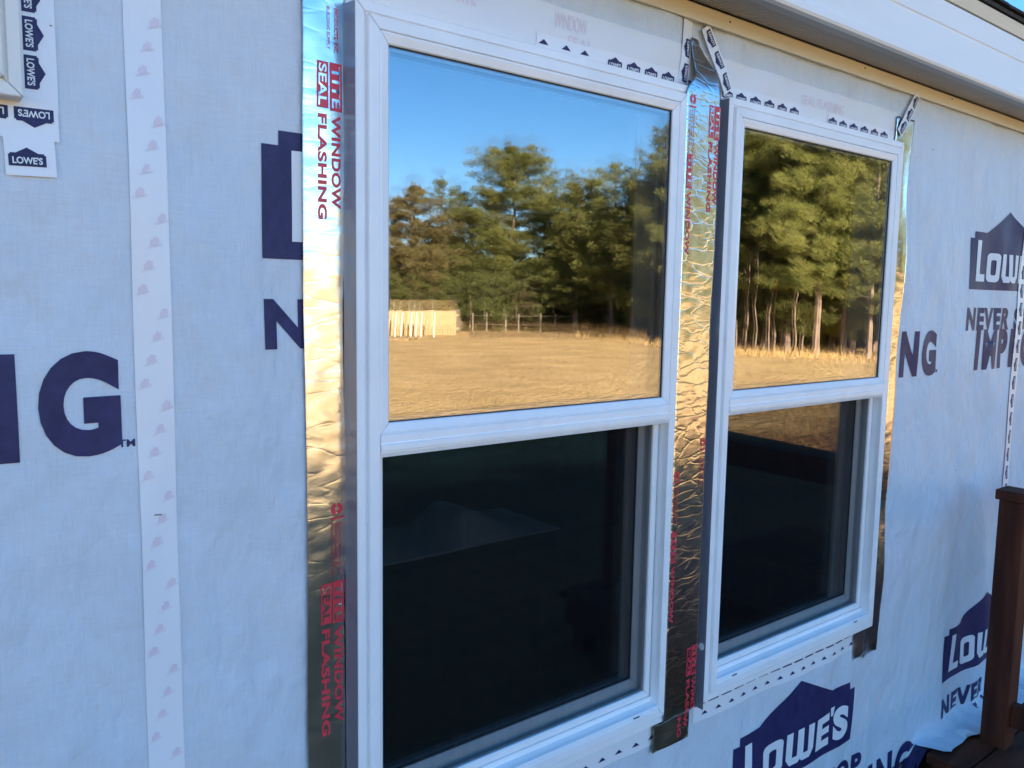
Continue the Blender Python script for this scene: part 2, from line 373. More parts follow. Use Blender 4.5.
# sheathing wall behind the wrap, with the openings
b = MB()
xb = sorted([HX0, HX1] + EXX); zb = sorted(set([0.25, EAVE + 0.2] + EXZ))
for i in range(len(xb) - 1):
    for j in range(len(zb) - 1):
        if not in_opening((xb[i] + xb[i + 1]) / 2, (zb[j] + zb[j + 1]) / 2): b.box(xb[i], xb[i + 1], 0.012, 0.11, zb[j], zb[j + 1])
b.obj('sheathing', M['siding'], house)
for q in ((HX0, HX0 + 0.1, 0.11, HY1), (HX1 - 0.1, HX1, 0.11, HY1), (HX0 + 0.1, HX1 - 0.1, HY1 - 0.1, HY1)): MB().box(*q, 0.25, EAVE + 0.2).obj('outer_wall', M['siding'], house)
MB().box(HX0 + 0.02, HX1 - 0.02, 0.05, HY1 - 0.02, -0.05, 0.249).obj('skirting', M['room_floor'], house)
# the room behind the windows
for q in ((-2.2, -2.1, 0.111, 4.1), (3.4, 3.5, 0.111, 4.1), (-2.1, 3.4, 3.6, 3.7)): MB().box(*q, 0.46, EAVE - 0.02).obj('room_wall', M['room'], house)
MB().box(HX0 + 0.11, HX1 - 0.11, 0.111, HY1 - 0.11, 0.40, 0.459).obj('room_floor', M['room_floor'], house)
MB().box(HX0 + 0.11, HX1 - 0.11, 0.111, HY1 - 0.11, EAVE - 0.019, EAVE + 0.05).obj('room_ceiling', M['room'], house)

# ------------------------------------------------------------------ eave
YF = -0.165
ZS = zr(0.946)
MB().prism([(0.012, EAVE), (-0.022, EAVE - 0.010), (-0.022, ZS - 0.004), (0.012, ZS - 0.004)], HX0, HX1).obj('trim_strip', M['trim'], house, bevel=0.002)
for px, py in ((730, 22), (865, 68), (952, 99), (1023, 121), (640, -12), (560, -40)):
    p = at(px, py, -0.0225)
    MB().bar((p.x, -0.0205, p.z), (p.x, -0.0240, p.z), 0.0024, sides=8).obj('nail_head', M['nail'], house)
V = []; F = []; n = 0                       # vented soffit: fine ribs across
x = -1.2
prof = []
while x < 4.4:
    prof += [(x, 0.0), (x + 0.0055, 0.0), (x + 0.0065, 0.004), (x + 0.0105, 0.004)]; x += 0.0115
for yy in (-0.0215, -0.105):
    V += [(px, yy, ZS + pz) for px, pz in prof]
k = len(prof); F = [(i, i + 1, k + i + 1, k + i) for i in range(k - 1)]
meshobj('soffit_vent', V, F, M['soffit'], house)
for q in ((HX0, -1.2, -0.1049, -0.0215), (4.4, HX1, -0.1049, -0.0215), (HX0, HX1, YF + 0.004, -0.105)): MB().box(*q, ZS - 0.001, ZS + 0.01).obj('soffit', M['soffit'], house)
def fz(px, py, y=YF): return at(px, py, y).z
F1 = fz(1023, 63); F2 = fz(1023, 40); F3 = fz(1023, 28)
prof = [(YF + 0.02, ZS - 0.010), (YF, ZS - 0.012), (YF - 0.004, ZS - 0.006), (YF - 0.004, ZS + 0.012), (YF, ZS + 0.016), (YF, F1 - 0.004), (YF + 0.004, F1 - 0.001), (YF + 0.004, F1 + 0.001), (YF, F1 + 0.004), (YF, F2 - 0.003), (YF + 0.02, F2)]
MB().prism(prof, HX0 - 0.2, HX1 + 0.2).obj('fascia', M['fascia'], house)
MB().prism([(YF + 0.006, F2 + 0.001), (YF - 0.004, F2 + 0.001), (YF - 0.012, F3 - 0.008), (YF - 0.012, F3), (YF + 0.006, F3)], HX0 - 0.2, HX1 + 0.2).obj('drip_edge', M['trim'], house)
roof = MB()
sl = 0.26
def rz(y): return F3 + 0.003 + (y - (YF - 0.02)) * sl
ym = HY1 / 2
roof.prism([(YF - 0.02, rz(YF - 0.02)), (ym, rz(ym)), (2 * ym - YF + 0.02, rz(YF - 0.02)), (2 * ym - YF + 0.02, rz(YF - 0.02) + 0.012), (ym, rz(ym) + 0.02), (YF - 0.02, rz(YF - 0.02) + 0.012)], HX0 - 0.25, HX1 + 0.25)
roof.obj('roof', M['shingle'], house)
for xa in (HX0, HX1 - 0.1): MB().prism([(0.0, EAVE + 0.2), (HY1, EAVE + 0.2), (ym, rz(ym) - 0.02)], xa, xa + 0.1).obj('gable_wall', M['siding'], house)
# shingle tabs along the eave edge
rng = random.Random(4)
tab = MB(); tab.box(0, 0.30, 0, 0.13, 0, 0.006); proto = None
for i in range(16):
    x = 0.9 + i * 0.305
    if proto is None:
        proto = tab.obj('shingle', M['shingle'], house); o = proto
    else:
        o = proto.copy(); link(o, house)
    o.location = (x, YF - 0.030 + rng.uniform(-0.004, 0.004), rz(YF - 0.02) + 0.0135 + rng.uniform(0, 0.002)); o.rotation_euler = (math.atan(sl), 0, rng.uniform(-0.01, 0.01))

# ------------------------------------------------------------------ windows
def window(x0, x1, z0, z1, label, tilt, material='vinyl', small=False):
    vm = M[material]
    fr = MB()
    f3 = FLANGE + GROOVE + FACE
    fr.ring(x0, x1, z0, z1, [(0.03, 0.005), (0, 0.003), (0, -0.040), (0.0015, -0.0415), (FLANGE - 0.001, -0.0415), (FLANGE, -0.0405), (FLANGE, -0.037), (FLANGE + GROOVE, -0.037), (FLANGE + GROOVE, -0.0465), (FLANGE + GROOVE + 0.0015, -0.048), (f3 - 0.0015, -0.048), (f3, -0.0465), (f3, 0.09)])
    w = fr.obj('window', vm, house); w['label'] = label
    ix0, ix1, iz0, iz1 = x0 + f3, x1 - f3, z0 + f3, z1 - f3
    if small:
        s = MB(); s.ring(ix0 + 0.0005, ix1 - 0.0005, iz0 + 0.0005, iz1 - 0.0005, [(0, 0.03), (0, -0.044), (0.02, -0.039), (0.02, 0.03)]); s.obj('sash', vm, w)
        MB().box(ix0 + 0.018, ix1 - 0.018, YGLASS + 0.002, YGLASS + 0.005, iz0 + 0.018, iz1 - 0.018).obj('glass_pane', M['glass_outer'], w)
        MB().box(ix0 + 0.018, ix1 - 0.018, -0.02, -0.017, iz0 + 0.018, iz1 - 0.018).obj('glass_pane', M['glass_inner'], w)
        return w
    gb = GB
    # upper sash: sloped glazing bead round the upper glass
    s = MB()
    s.ring(ix0 + 0.0005, ix1 - 0.0005, gb - BEAD, iz1 - 0.0005, [(0, 0.02), (0, -0.0455), (0.004, -0.0465), (BEAD - 0.002, -0.0425), (BEAD, -0.0405), (BEAD, -0.015)], gap=0.0004)
    s.obj('upper_sash', vm, w)
    g = MB(); g.ring(ix0 + BEAD, ix1 - BEAD, gb, iz1 - BEAD, [(-0.001, -0.0376), (0.0022, -0.0376), (0.0022, -0.0340), (-0.001, -0.0340)], gap=0); g.obj('glazing_gasket', M['gasket'], w)
    gx0, gx1, gz0, gz1 = ix0 + BEAD - 0.004, ix1 - BEAD + 0.004, gb - 0.004, iz1 - BEAD + 0.004
    MB().box(gx0, gx1, -0.0360, -0.0330, gz0, gz1).obj('glass_pane', M['glass_outer'], w)
    sp = MB(); sp.ring(gx0, gx1, gz0, gz1, [(0.0, -0.0325), (0.012, -0.0325), (0.012, -0.0205), (0.0, -0.0205)], gap=0); sp.obj('glass_spacer', M['spacer'], w)
    hh = (gz1 - gz0) / 2
    p = MB().box(gx0 - 0.0, gx1 + 0.0, -0.0015, 0.0015, -hh, hh).obj('glass_pane', M['glass_inner'], w)
    p.location = (0, -0.0165, gz0 + hh); p.rotation_euler = (R(tilt), 0, R(0.06))
    p.location.x = 0
    # meeting rail with its finger grooves
    mt = gb - BEAD - 0.0003
    mr_ = MB(); mr_.prism([(-0.0475, mt), (-0.0490, mt - 0.002), (-0.0490, mt - 0.0140), (-0.0470, mt - 0.0150), (-0.0470, mt - 0.0180), (-0.0520, mt - 0.0190), (-0.0520, mt - 0.0300), (-0.0480, mt - 0.0315), (-0.0480, mt - 0.0345), (-0.0440, mt - 0.0430), (-0.006, mt - 0.0430), (-0.006, mt - 0.010), (0.008, mt - 0.010), (0.008, mt)], ix0 + 0.0008, ix1 - 0.0008)
    mr_.obj('meeting_rail', vm, w)
    lt = mt - 0.0433
    # sloped sill
    sz = iz0
    MB().prism([(0.06, sz - 0.01), (-0.0462, sz - 0.01), (-0.0462, sz + 0.006), (-0.0440, sz + 0.009), (-0.0340, sz + 0.0105), (-0.0225, sz + 0.0135), (-0.0220, sz + 0.0250), (0.06, sz + 0.029)], ix0 + 0.0006, ix1 - 0.0006).obj('sill', vm, w)
    # screen, set back in the jambs
    sf = 0.017
    a, c = ix0 + 0.004, ix1 - 0.004; e, g_ = sz + 0.026, lt + 0.0120
    q = MB(); q.ring(a, c, e, g_, [(0, -0.004), (0, -0.0180), (0.002, -0.0195), (sf - 0.003, -0.0195), (sf, -0.0165), (sf, -0.004)]); q.obj('screen_frame', vm, w)
    MB().quad((a + sf - 0.002, -0.0115, e + sf - 0.002), (c - sf + 0.002, -0.0115, e + sf - 0.002), (c - sf + 0.002, -0.0115, g_ - sf + 0.002), (a + sf - 0.002, -0.0115, g_ - sf + 0.002)).obj('insect_screen', M['mesh'], w)
    # lower sash behind the screen
    st = 0.033
    q = MB(); q.ring(ix0 + 0.0005, ix1 - 0.0005, sz + 0.0305, lt + 0.0250, [(0, 0.055), (0, 0.014), (0.002, 0.012), (st - 0.012, 0.012), (st, 0.020), (st, 0.055)], gap=0.0004); q.obj('lower_sash', vm, w)
    k0, k1, k2, k3 = ix0 + st - 0.002, ix1 - st + 0.002, sz + 0.0305 + st - 0.002, lt + 0.025 - st + 0.002
    q = MB(); q.ring(k0, k1, k2, k3, [(0, 0.0228), (0.007, 0.0228), (0.007, 0.0240), (0, 0.0240)], gap=0); q.obj('glazing_gasket', M['gasket'], w)
    MB().box(k0, k1, 0.0245, 0.0275, k2, k3).obj('glass_pane', M['glass_outer'], w)
    MB().box(k0, k1, 0.0400, 0.0430, k2, k3).obj('glass_pane', M['glass_inner'], w)
    # small tilt latches and weep marks
    for fx in (0.10, 0.9):
        xx = ix0 + (ix1 - ix0) * fx
        MB().box(xx - 0.010, xx + 0.010, -0.0475, -0.0440, sz + 0.0012, sz + 0.0042).obj('weep_slot', M['gasket'], w)
    return w
W1 = window(OX0, OX1, OZ0, OZ1, 'window nearer the camera, white single hung, reflecting sky, trees and field', 0.46)
W2 = window(OX0 + SHIFT, OX1 + SHIFT, OZ0, OZ1, 'window farther along the wall, white single hung, reflecting dense pines', 0.12)
W3 = window(*SMALL, 'small off-white window at the left edge, only its corner in view', 0, 'beige_vinyl', small=True)

# ------------------------------------------------------------------ printing
_tc = {}
def text_polys(s, bold=0.0, sp=1.0):
    key = (s, bold, sp)
    if key not in _tc:
        cu = bpy.data.curves.new('t', 'FONT'); cu.body = s; cu.size = 1.0; cu.offset = bold; cu.resolution_u = 6; cu.space_character = sp
        ob = bpy.data.objects.new('t', cu); me = bpy.data.meshes.new_from_object(ob)
        vs = [(v.co.x, v.co.y) for v in me.vertices]; fs = [tuple(p.vertices) for p in me.polygons]
        bpy.data.objects.remove(ob); bpy.data.meshes.remove(me); bpy.data.curves.remove(cu)
        xs_ = [v[0] for v in vs]; ys_ = [v[1] for v in vs]
        a, c, e, g = min(xs_), max(xs_), min(ys_), max(ys_)
        _tc[key] = ([((x - a) / (c - a), (y - e) / (g - e)) for x, y in vs], fs)
    return _tc[key]
class Print:
    """flat print gathered as polygons in wall coordinates (x, z), then laid on a surface"""
    def __init__(s): s.v = []; s.f = []
    def poly(s, pts):
        n = len(s.v); s.v += [tuple(p) for p in pts]; s.f.append(tuple(range(n, n + len(pts)))); return s
    def text(s, t, fn, bold=0.0, sp=1.0):
        vs, fs = text_polys(t, bold, sp); n = len(s.v)
        s.v += [fn(u, v) for u, v in vs]; s.f += [tuple(n + i for i in f) for f in fs]; return s
    def lay(s, name, mt, parent, surf, lift=0.0012, grid=0.03, clip=None, drop=None):
        bm = bmesh.new(); vv = [bm.verts.new((x, 0, z)) for x, z in s.v]
        for f in s.f:
            try: bm.faces.new([vv[i] for i in f])
            except ValueError: pass
        if not bm.verts: bm.free(); return None
        def cut(co, no): bmesh.ops.bisect_plane(bm, geom=bm.verts[:] + bm.edges[:] + bm.faces[:], plane_co=co, plane_no=no)
        X = [v.co.x for v in bm.verts]; Zs = [v.co.z for v in bm.verts]
        if clip:
            for a, c, e, g in clip:
                for t in (a, c):
                    if min(X) < t < max(X): cut((t, 0, 0), (1, 0, 0))
                for t in (e, g):
                    if min(Zs) < t < max(Zs): cut((0, 0, t), (0, 0, 1))
            bad = []
            for f in bm.faces:
                m_ = f.calc_center_median()
                if any(a < m_.x < c and e < m_.z < g for a, c, e, g in clip): bad.append(f)
            bmesh.ops.delete(bm, geom=bad, context='FACES')
        if drop:
            bad = [f for f in bm.faces if drop(f.calc_center_median().x, f.calc_center_median().z)]
            bmesh.ops.delete(bm, geom=bad, context='FACES')
        if not bm.faces: bm.free(); return None
        if grid:
            t = math.ceil(min(X) / grid) * grid
            while t < max(X): cut((t, 0, 0), (1, 0, 0)); t += grid
            t = math.ceil(min(Zs) / grid) * grid
            while t < max(Zs): cut((0, 0, t), (0, 0, 1)); t += grid
        bmesh.ops.triangulate(bm, faces=bm.faces[:])
        for v in bm.verts:
            p = surf(v.co.x, v.co.z)
            if isinstance(p, tuple): v.co = Vector(p) + Vector((0, -lift, 0))
            else: v.co.y = p - lift
        for f in bm.faces:
            f.normal_update(); f.smooth = True
            if f.normal.y > 0: f.normal_flip()
        me = bpy.data.meshes.new(name); bm.to_mesh(me); bm.free(); me.materials.append(mt)
        o_ = link(bpy.data.objects.new(name, me), parent)
        if 'lettering' in name: o_['kind'] = 'stuff'
        return o_
def wrap_surf(x, z):
    y = wrap_y(x, z)
    if x > 2.235 and z < DECK_Z + 0.012: return (x, y - 0.001, DECK_Z + 0.0145)
    return y
LOGO = [(0, 0), (1, 0), (1, 0.62), (0.955, 0.62), (0.955, 0.70), (0.80, 0.70), (0.5, 1.0), (0.20, 0.70), (0.045, 0.70), (0.045, 0.62), (0, 0.62)]
def logo_parts():
    # split into convex pieces
    return [[(0, 0), (1, 0), (1, 0.62), (0, 0.62)], [(0.045, 0.62), (0.955, 0.62), (0.955, 0.70), (0.045, 0.70)], [(0.20, 0.70), (0.80, 0.70), (0.5, 1.0)]]
def ring_glyph(P, fn, a, c, e, g, tx, tz, r):
    """rounded rectangle with a hole"""
    def rr(x0, x1, z0, z1, rad):
        o = []
        for cx, cz, a0 in ((x1 - rad, z1 - rad, 0), (x0 + rad, z1 - rad, 90), (x0 + rad, z0 + rad, 180), (x1 - rad, z0 + rad, 270)):
            for k in range(4): t = R(a0 + 30 * k); o.append((cx + rad * math.cos(t), cz + rad * math.sin(t)))
        return o
    p = rr(a, c, e, g, r); q = rr(a + tx, c - tx, e + tz, g - tz, r * 0.4); n_ = len(p)
    for i in range(n_): P.poly([fn(*p[i]), fn(*p[(i + 1) % n_]), fn(*q[(i + 1) % n_]), fn(*q[i])])
def lowes_letters(P, fn):
    def bx(a, c, e, g): P.poly([fn(a, e), fn(c, e), fn(c, g), fn(a, g)])
    bx(0.080, 0.132, 0.10, 0.60); bx(0.132, 0.205, 0.10, 0.19)                                   # L
    ring_glyph(P, fn, 0.230, 0.395, 0.10, 0.46, 0.052, 0.085, 0.05)                              # O
    for a in (0.420, 0.505, 0.590): bx(a, a + 0.048, 0.18, 0.46)                                 # W
    P.poly([fn(0.420, 0.18), fn(0.450, 0.10), fn(0.515, 0.10), fn(0.530, 0.13), fn(0.553, 0.18)]); P.poly([fn(0.553, 0.18), fn(0.530, 0.13), fn(0.545, 0.10), fn(0.608, 0.10), fn(0.638, 0.18)])
    bx(0.665, 0.716, 0.10, 0.46)                                                                 # E
    for e, g in ((0.10, 0.185), (0.242, 0.318), (0.375, 0.46)): bx(0.716, 0.785, e, g)
    P.poly([fn(0.800, 0.40), fn(0.818, 0.40), fn(0.832, 0.50), fn(0.796, 0.50)])                 # '
    P.text('S', lambda u, v: fn(0.822 + u * 0.125, 0.09 + v * 0.38), 0.06)
LW, LH = 0.652, 0.305
seamcover = [(at(121, 0).x, at(159, 0).x, -9, 9)]
units = [(x, zr(0.296)) for x in (-1.562, -0.228, 1.106, 2.44)] + [(x, zr(-1.240)) for x in (-1.530, -0.200, 1.134, 2.464)]
for ux, uz in units:
    c = Print()
    for p in logo_parts(): c.poly([(ux + a * LW, uz + d * LH) for a, d in p])
    lg = c.lay('printed_logo', M['ink'], wrap, wrap_surf, 0.0012, 0.03, OPENINGS)
    if lg:
        c = Print(); lowes_letters(c, lambda u, v: (ux + u * LW, uz + v * LH)); c.lay('printed_lettering', M['white_print'], wrap, wrap_surf, 0.0022, 0.03, OPENINGS)
    c = Print()
    c.text('NEVER STOP', lambda u, v: (ux + u * 0.735, uz - 0.155 + v * 0.088), 0.05, 1.18); c.lay('printed_lettering', M['ink'], wrap, wrap_surf, 0.0012, 0.03, OPENINGS)
    c = Print()
    c.text('IMPROVING', lambda u, v: (ux + 0.105 + u * 1.002, uz - 0.309 + v * 0.160), 0.058, 1.32); c.lay('printed_lettering', M['ink'], wrap, wrap_surf, 0.0016, 0.022, OPENINGS, lambda x, z: x > 2.235 and z < DECK_Z + 0.014)
    c = Print()
    c.text('TM', lambda u, v: (ux + 1.101 + u * 0.024, uz - 0.300 + v * 0.012), 0.02); c.lay('printed_lettering', M['ink'], wrap, wrap_surf, 0.0012, 0.03, OPENINGS)

# staples and cap nails that hold the wrap
for px, py, w_ in ((157, 514, 0.011), (50, 27, 0.003), (930, 150, 0.008), (955, 470, 0.008)):
    p = at(px, py); yy = wrap_y(p.x, p.z) - 0.0022
    o = MB().box(-w_ / 2, w_ / 2, -0.0008, 0.0008, -0.0007, 0.0007).obj('staple', M['nail'], house); o.location = (p.x, yy, p.z); o.rotation_euler = (0, 0.1, 0)
# ------------------------------------------------------------------ tapes
def sheet_strip(name, pts, mt, parent, surf, lift, grid=0.02, th=0.0):
    c = Print(); c.poly(pts); o = c.lay(name, mt, parent, surf, lift, grid)
    return o
# pale seam tape with pink marks down the left
a0, a1 = at(121, 0), at(159, 0); b0, b1 = at(152, 767), at(187, 767)
xl, xr_ = 0.5 * (a0.x + b0.x), 0.5 * (a1.x + b1.x)
st = sheet_strip('seam_tape', [(xl, 0.35), (xr_ + 0.002, 0.35), (xr_ - 0.003, EAVE + 0.01), (xl - 0.004, EAVE + 0.01)], M['tape'], house, wrap_y, 0.0018)
st['label'] = 'pale vertical seam tape with faint pink marks'
c = Print(); z = 0.4; i = 0
while z < EAVE - 0.05:
    u = (i % 4) / 3.0; cx = xl + 0.011 + u * (xr_ - xl - 0.024) + 0.002 * noise.noise((i * 3.1, 0, 0))
    s = 0.0058 * (1 + 0.35 * noise.noise((i * 1.7, 5, 0)))
    for p in logo_parts(): c.poly([(cx + (a - 0.5) * 2 * s, z + (d - 0.5) * 2.2 * s + (a - 0.5) * 0.006) for a, d in p])
    c.text("LOWE'S", lambda u, v: (cx - 0.010 + 0.020 * u, z - 0.013 + 0.004 * v + 0.006 * u), 0.02)
    z += 0.0365; i += 1
c.lay('printed_marks', M['pale_pink'], st, wrap_y, 0.0026, 0.03)['kind'] = 'stuff'

def logo_tape(name, p0, p1, width, surf, lift, pitch=0.0585, start=0.0, end=None, crop=None, film=True, size=None):
    """white tape from p0 to p1 (x,z), small logos along its run; the logos' feet point to the right of the run"""
    p0 = Vector(p0); p1 = Vector(p1); d = (p1 - p0); L = d.length; d.normalize(); nrm = Vector((-d.y, d.x))
    def fn(s, t): q = p0 + d * s + nrm * t; return (q.x, q.y)
    tp = Print(); tp.poly([fn(0, -width / 2), fn(L, -width / 2), fn(L, width / 2), fn(0, width / 2)])
    o = tp.lay(name, M['tape'], house, surf, lift, 0.03)
    sz = size or 0.043; hh = sz * 0.56
    s = start; end = L if end is None else end
    while s + sz < end:
        c = Print(); c2 = Print()
        for p in logo_parts():
            c.poly([fn(s + a * sz, -hh / 2 + e * hh) for a, e in p])
        c2.text("LOWE'S", lambda u, v, s=s: fn(s + (0.1 + 0.8 * u) * sz, -hh / 2 + (0.12 + 0.38 * v) * hh), 0.03)
        s += pitch
        c.lay('printed_logo', M['ink'], o, surf, lift + 0.0008, 0, None, crop)
        c2.lay('printed_lettering', M['white_print'], o, surf, lift + 0.0014, 0, None, crop)
    return o
top = OZ1
# strip of white film over the head of both windows, with the ghost of the print on its back
film = sheet_strip('head_flashing', [(OX0 - 0.01, top - 0.004), (OX1 + SHIFT + 0.01, top - 0.004), (OX1 + SHIFT + 0.01, top + 0.098), (OX0 - 0.01, top + 0.105)], M['white_film'], house, wrap_y, 0.0016)
film['label'] = 'white flashing film over the window heads'
c = Print()
p = at(560, 34); q = at(600, 52)
c.text('WINDOW', lambda u, v: (at(552, 30).x + u * 0.095, top + 0.062 + v * 0.030), 0.01)
c.text('SEAL', lambda u, v: (at(566, 40).x + u * 0.075, top + 0.028 + v * 0.024), 0.01)
c.text('TITE', lambda u, v: (at(452, 4).x + u * 0.05, top + 0.055 + v * 0.040), 0.03)
c.text('SEAL FLASHING', lambda u, v: (at(800, 98).x + u * 0.22, top + 0.045 + v * 0.026), 0.01)
c.lay('printed_lettering', M['pale_pink'], film, wrap_y, 0.0024, 0.03)
tz = top + 0.020
ls = at(606, 62).x
logo_tape('logo_tape', (at(535, 46).x, tz), (at(694, 92).x, tz), 0.040, wrap_y, 0.0030, start=ls - at(535, 46).x)
c = Print()
for px in (537, 560, 579):
    x = at(px, 50).x; c.poly([(x, top + 0.020), (x + 0.026, top + 0.020), (x + 0.013, top + 0.030)])
c.lay('printed_marks', M['ink'], film, wrap_y, 0.0042, 0)['kind'] = 'stuff'
x2a, x2b = OX0 + SHIFT + 0.012, OX1 + SHIFT - 0.004
gapa, gapb = at(799, 112).x, at(826, 120).x
logo_tape('logo_tape', (x2a, tz), (gapa, tz), 0.040, wrap_y, 0.0030, start=0.004)
logo_tape('logo_tape', (gapb, tz), (x2b, tz), 0.040, wrap_y, 0.0030, start=0.004)
# upright and slanting pieces between the windows
A = at(688, 20); B = at(679, 84)
logo_tape('logo_tape', (at(680, 84).x, top + 0.012), (at(685.5, 20).x, EAVE - 0.004), 0.036, wrap_y, 0.0040, pitch=0.058, start=0.006)
logo_tape('logo_tape', (at(722, 86).x + 0.008, top + 0.020), (at(699, 28).x + 0.012, EAVE - 0.012), 0.036, wrap_y, 0.0130, pitch=0.056, start=0.004)
logo_tape('logo_tape', (at(895, 132).x - 0.004, top + 0.035), (at(911, 97).x, EAVE - 0.006), 0.034, wrap_y, 0.0130, pitch=0.052, start=0.004)
# tape under the sills: only dashes and peaks show above and below the white strip
for k, (xa, xb_, dashes) in enumerate(((OX0 + 0.40, OX1 + 0.0, False), (OX0 + SHIFT + 0.005, OX1 + SHIFT - 0.05, True))):
    zb_ = OZ0 - 0.045; zd = at(749, 681).z; zt_ = at(749, 690).z
    o = sheet_strip('logo_tape', [(xa, zb_ - 0.034), (xb_, zb_ - 0.034), (xb_, OZ0 + 0.004), (xa, OZ0 + 0.004)], M['tape'], house, wrap_y, 0.0016)
    c = Print(); x = xa + 0.004
    while x + 0.05 < xb_:
        if dashes: c.poly([(x, zd - 0.002), (x + 0.044, zd - 0.002), (x + 0.044, zd + 0.002), (x, zd + 0.002)])
        c.poly([(x + 0.030, zt_ - 0.004), (x + 0.056, zt_ - 0.004), (x + 0.044, zt_ + 0.006)])
        x += 0.0585
    c.lay('printed_marks', M['ink'], o, wrap_y, 0.0026, 0)['kind'] = 'stuff'
# seam tape by the railing
sx = at(1011, 390).x
logo_tape('logo_tape', (sx, zr(-1.1)), (sx, EAVE), 0.062, wrap_y, 0.0035, pitch=0.075, start=0.02, size=0.055)
# tape patches round the small window
def local(px, py): p = at(px, py); return (p.x, p.z)
tcx = SMALL[1] + 0.020
logo_tape('logo_tape', (tcx, EAVE - 0.08), (tcx, SMALL[2] - 0.01), 0.054, wrap_y, 0.0022, pitch=0.052, start=0.01, size=0.046)
logo_tape('logo_tape', (SMALL[1] + 0.046, SMALL[2] - 0.020), (SMALL[1] - 0.35, SMALL[2] - 0.020), 0.060, wrap_y, 0.0034, pitch=0.055, start=0.006, size=0.048)
logo_tape('logo_tape', (SMALL[1] - 0.022, SMALL[2] - 0.076), (SMALL[1] + 0.040, SMALL[2] - 0.074), 0.052, wrap_y, 0.0046, pitch=0.055, start=0.004, size=0.046)

# ------------------------------------------------------------------ foil flashing
def foil(name, x0, x1, z0, z1, seed, base, label, wob=0.004, cut=None, mt='foil', left=None):
    """crinkled strip; base(x, z) is its resting depth, cut(z) trims its right side"""
    if not callable(base): by = base; base = lambda x, z: by
    def surf(x, z):
        return base(x, z) - 0.0012 + 0.0012 * noise.noise((x * 9 + seed, z * 5, seed)) + 0.0008 * noise.noise((x * 30, z * 60 + seed, 4.0)) + 0.0012 * noise.noise((x * 3, z * 2.2, seed + 2))
    n_ = 18; mrows = int((z1 - z0) / 0.008); V = []; F = []
    for j in range(mrows + 1):
        z = z0 + (z1 - z0) * j / mrows
        e = wob * noise.noise((z * 4.0, seed, 0.5)) + 0.6 * wob * noise.noise((z * 17, seed, 1.5))
        xe = x1 + e
        if cut: xe = min(xe, cut(z))
        for i in range(n_ + 1):
            xs_ = left(z) if left else x0; x = xs_ + (xe - xs_) * i / n_; V.append((x, surf(x, z), z))
    for j in range(mrows):
        for i in range(n_): k = j * (n_ + 1) + i; F.append((k, k + 1, k + n_ + 2, k + n_ + 1))
    o = meshobj(name, V, F, M[mt], house, smooth=True); o['label'] = label
    sm = o.modifiers.new('thickness', 'SOLIDIFY'); sm.thickness = 0.0006; sm.offset = 1
    return o, surf
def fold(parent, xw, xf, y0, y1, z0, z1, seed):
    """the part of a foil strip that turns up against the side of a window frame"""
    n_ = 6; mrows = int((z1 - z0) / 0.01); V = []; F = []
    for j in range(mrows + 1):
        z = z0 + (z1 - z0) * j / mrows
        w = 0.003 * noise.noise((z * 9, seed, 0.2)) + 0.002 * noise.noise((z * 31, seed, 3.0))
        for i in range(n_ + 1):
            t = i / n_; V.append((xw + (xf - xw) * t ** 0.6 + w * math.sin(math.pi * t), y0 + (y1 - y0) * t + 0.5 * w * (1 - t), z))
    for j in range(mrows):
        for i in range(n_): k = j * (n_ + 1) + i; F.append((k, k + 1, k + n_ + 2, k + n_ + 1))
    return meshobj('folded_edge', V, F, M['foil_fold_dark_reflection'], parent, smooth=True)
def foil_text(o, surf, xr, ztop, h1=0.020, length=0.145, second=True, logo=None):
    """lettering that reads downwards; xr = right side of the first line"""
    def down(x_right, zt, w, ln): return lambda u, v: (x_right - w + w * v, zt - ln * u)
    c = Print(); k = Print()
    def block(xa, xb_, za, zb_): c.poly([(xa, za), (xb_, za), (xb_, zb_), (xa, zb_)])
    w = h1
    block(xr - w - 0.002, xr, ztop - 0.081, ztop)
    k.text('TITE', down(xr - 0.0035, ztop - 0.005, w - 0.005, 0.071), 0.02)
    c.text('WINDOW', down(xr - 0.003, ztop - 0.088, w - 0.004, length), 0.035, 1.05)
    if second:
        x2 = xr - w - 0.006
        block(x2 - w + 0.001, x2 + 0.001, ztop - 0.078, ztop - 0.001)
        k.text('SEAL', down(x2 - 0.0025, ztop - 0.005, w - 0.006, 0.069), 0.02)
        c.text('FLASHING', down(x2 - 0.002, ztop - 0.088, w - 0.005, length + 0.02), 0.035, 1.05)
    if logo:
        lx, lz = logo
        for i in range(14):
            a = math.pi * 2 * i / 14; b_ = math.pi * 2 * (i + 1) / 14
            if i in (3, 10): continue
            c.poly([(lx + 0.012 * math.cos(a), lz + 0.012 * math.sin(a)), (lx + 0.012 * math.cos(b_), lz + 0.012 * math.sin(b_)), (lx + 0.004 * math.cos(b_), lz + 0.004 * math.sin(b_)), (lx + 0.004 * math.cos(a), lz + 0.004 * math.sin(a))])
        c.poly([(lx - 0.012, lz - 0.020), (lx + 0.014, lz - 0.019), (lx + 0.014, lz - 0.015), (lx - 0.012, lz - 0.016)])
        for i, (xx, ln) in enumerate(((lx + 0.009, 0.10), (lx + 0.001, 0.085), (lx - 0.007, 0.10))):
            c.text('BUILDING PRODUCTS, INC', down(xx, lz - 0.026, 0.005, ln), 0.01)
    for q, mt_, lf, nm in ((c, M['red'], 0.0011, 'printed_lettering'), (k, M['foil'], 0.0018, 'knocked_out_lettering')):
        r_ = q.lay(nm, mt_, o, surf, lf, 0.014)
        if r_: r_['kind'] = 'stuff'
zt = lambda px, py: at(px, py, -0.008).z
